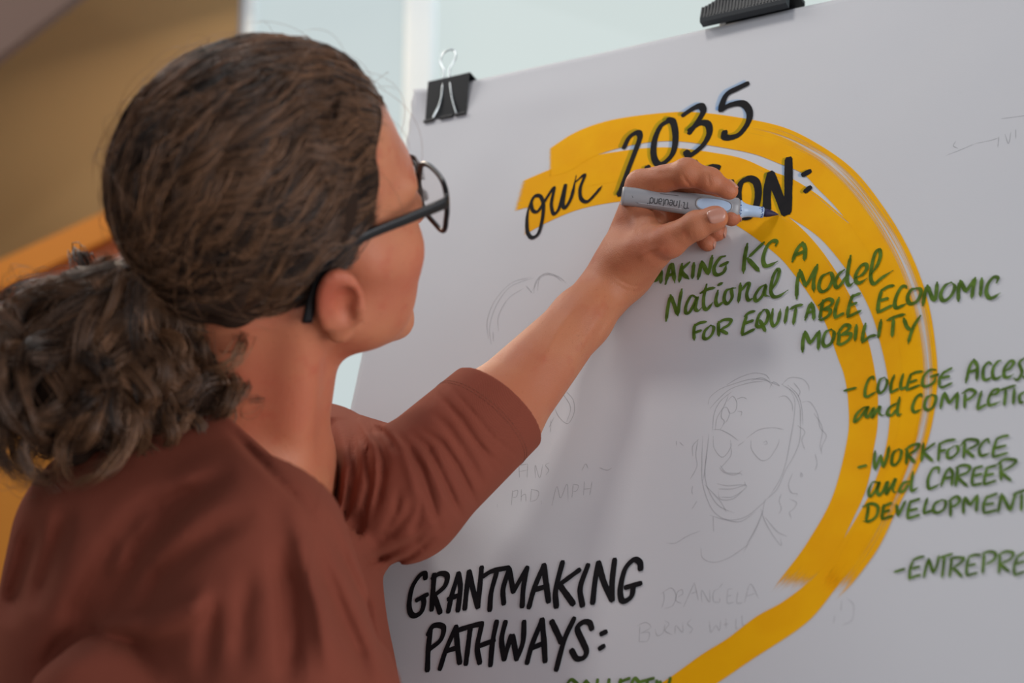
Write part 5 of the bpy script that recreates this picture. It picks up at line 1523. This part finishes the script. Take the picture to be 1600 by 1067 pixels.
for s in (-1, 1):
    o_ = H2W(lens_outline(s)); o_ = np.vstack([o_, o_[:2]])
    V, F = tube_np(o_, .0019, 8, cap=False)
    mesh_obj('rim', V, F, M_gl, glasses, smooth=True, origin=tuple(GO))
    o2 = lens_outline(s, 48, .0008); c = o2.mean(0)
    V = []; 
    for off_ in (-.0008, .0008):
        for f_ in (1, .66, .33):
            for q in o2: V.append(H2W(c + (q - c) * f_ + np.array([off_ + .0015 * (1 - f_ * f_), 0, 0])))
        V.append(H2W(c + np.array([off_ + .0015, 0, 0])))
    F = []; st_ = 3 * 48 + 1
    for l_ in (0, 1):
        b0 = l_ * st_
        for ring in range(2):
            for j in range(48):
                q = (b0 + ring * 48 + j, b0 + ring * 48 + (j + 1) % 48, b0 + (ring + 1) * 48 + (j + 1) % 48, b0 + (ring + 1) * 48 + j)
                F.append(q if l_ else q[::-1])
        for j in range(48):
            q = (b0 + 96 + j, b0 + 96 + (j + 1) % 48, b0 + 144); F.append(q if l_ else q[::-1])
    for j in range(48):
        F.append((j, (j + 1) % 48, st_ + (j + 1) % 48, st_ + j))
    mesh_obj('lens', V, F, M_lens, glasses, smooth=True, origin=tuple(GO))
    # temple: flat arm from hinge over the ear, hooked down behind it
    tp = catmull([(.0885, s * .0675, .0285), (.086, s * .0715, .0285), (.060, s * .0725, .0275), (.025, s * .0725, .0260), (.000, s * .0730, .0220), (-.012, s * .0730, .012), (-.021, s * .0720, -.005), (-.027, s * .0705, -.022)], .004)
    tg_ = np.gradient(tp, axis=0); tg_ /= np.linalg.norm(tg_, axis=1, keepdims=True)
    V = []; nT = len(tp)
    for i in range(nT):
        hgt = np.interp(i / nT, [0, .08, .6, 1], [.0046, .0036, .0030, .0036]); th_ = .0016
        upv = np.cross(tg_[i], [0, 1, 0]); upv = nz_(upv); sv = np.cross(tg_[i], upv)
        for a_, b2 in ((1, .8), (.8, 1), (-.8, 1), (-1, .8), (-1, -.8), (-.8, -1), (.8, -1), (1, -.8)):
            V.append(H2W(tp[i] + upv * hgt * a_ + sv * th_ * b2))
    F = [(i * 8 + j, i * 8 + (j + 1) % 8, (i + 1) * 8 + (j + 1) % 8, (i + 1) * 8 + j) for i in range(nT - 1) for j in range(8)]
    F += [tuple(range(8))[::-1], tuple((nT - 1) * 8 + j for j in range(8))]
    mesh_obj('temple', V, F, M_gl, glasses, smooth=True, origin=tuple(GO))
V, F = tube_np(H2W(catmull([(.1005, -.0130, .022), (.104, -.006, .0255), (.105, 0, .0265), (.104, .006, .0255), (.1005, .0130, .022)], .001)), .0016, 8)
mesh_obj('bridge', V, F, M_gl, glasses, smooth=True, origin=tuple(GO))
# brows, lashes, eyes
M_eye = simple('eyeball_white', (226, 222, 216), .2); M_iris = simple('grey_blue_iris', (70, 90, 104), .2); M_brow = simple('brown_brow_hair', (70, 50, 40), .6)
for s in (-1, 1):
    c = np.array([.0745, s * .032, .016])
    V, F = sdf_mesh(lambda p: np.linalg.norm(p - H2W(c), axis=1) - .0128, H2W(c) - .018, H2W(c) + .018, .0015)
    e_ = mesh_obj('eyeball', V, F, M_eye, person, smooth=True, origin=tuple(H2W(c)))
    a = np.linspace(0, 2 * np.pi, 24, endpoint=False)
    rim_ = [H2W(c + np.array([math.sqrt(.0133 ** 2 - r_ ** 2), r_ * math.cos(x), r_ * math.sin(x)])) for r_ in (.0058, .003, .0002) for x in a]
    F = [(k_ * 24 + j, k_ * 24 + (j + 1) % 24, (k_ + 1) * 24 + (j + 1) % 24, (k_ + 1) * 24 + j) for k_ in range(2) for j in range(24)]
    mesh_obj('iris', rim_, F, M_iris, e_, smooth=True, origin=tuple(H2W(c)))
    P = []
    for k_ in range(60):
        u = rg.uniform(-1, 1); y0 = s * (.030 + u * .018); z0 = .040 + .004 * (1 - u * u) + rg.normal() * .0012; x0 = .0905 - .010 * ((abs(y0) - .012) / .036) ** 2
        p0 = np.array([x0, y0, z0]); P.append(H2W(np.linspace(p0, p0 + [.001, s * .006, .001], 6)))
    o = strands_obj('eyebrow', np.array(P), np.full(60, .0003), np.full(60, .2), person, tuple(H2W(c)), M_brow)
    P = []
    for k_ in range(34):
        u = k_ / 33 * 2 - 1
        p0 = c + np.array([.0135 * math.cos(u * .8), s * .0135 * math.sin(u * .8) + 0, .004 - .002 * u * u])
        P.append(H2W(catmull([p0, p0 + [.004, s * u * .002, .001], p0 + [.007, s * u * .004, .004]], .002)[:5]))
    mn = min(len(q) for q in P); strands_obj('eyelashes', np.array([q[:mn] for q in P]), np.full(34, .0002), np.zeros(34), person, tuple(H2W(c)), M_brow)
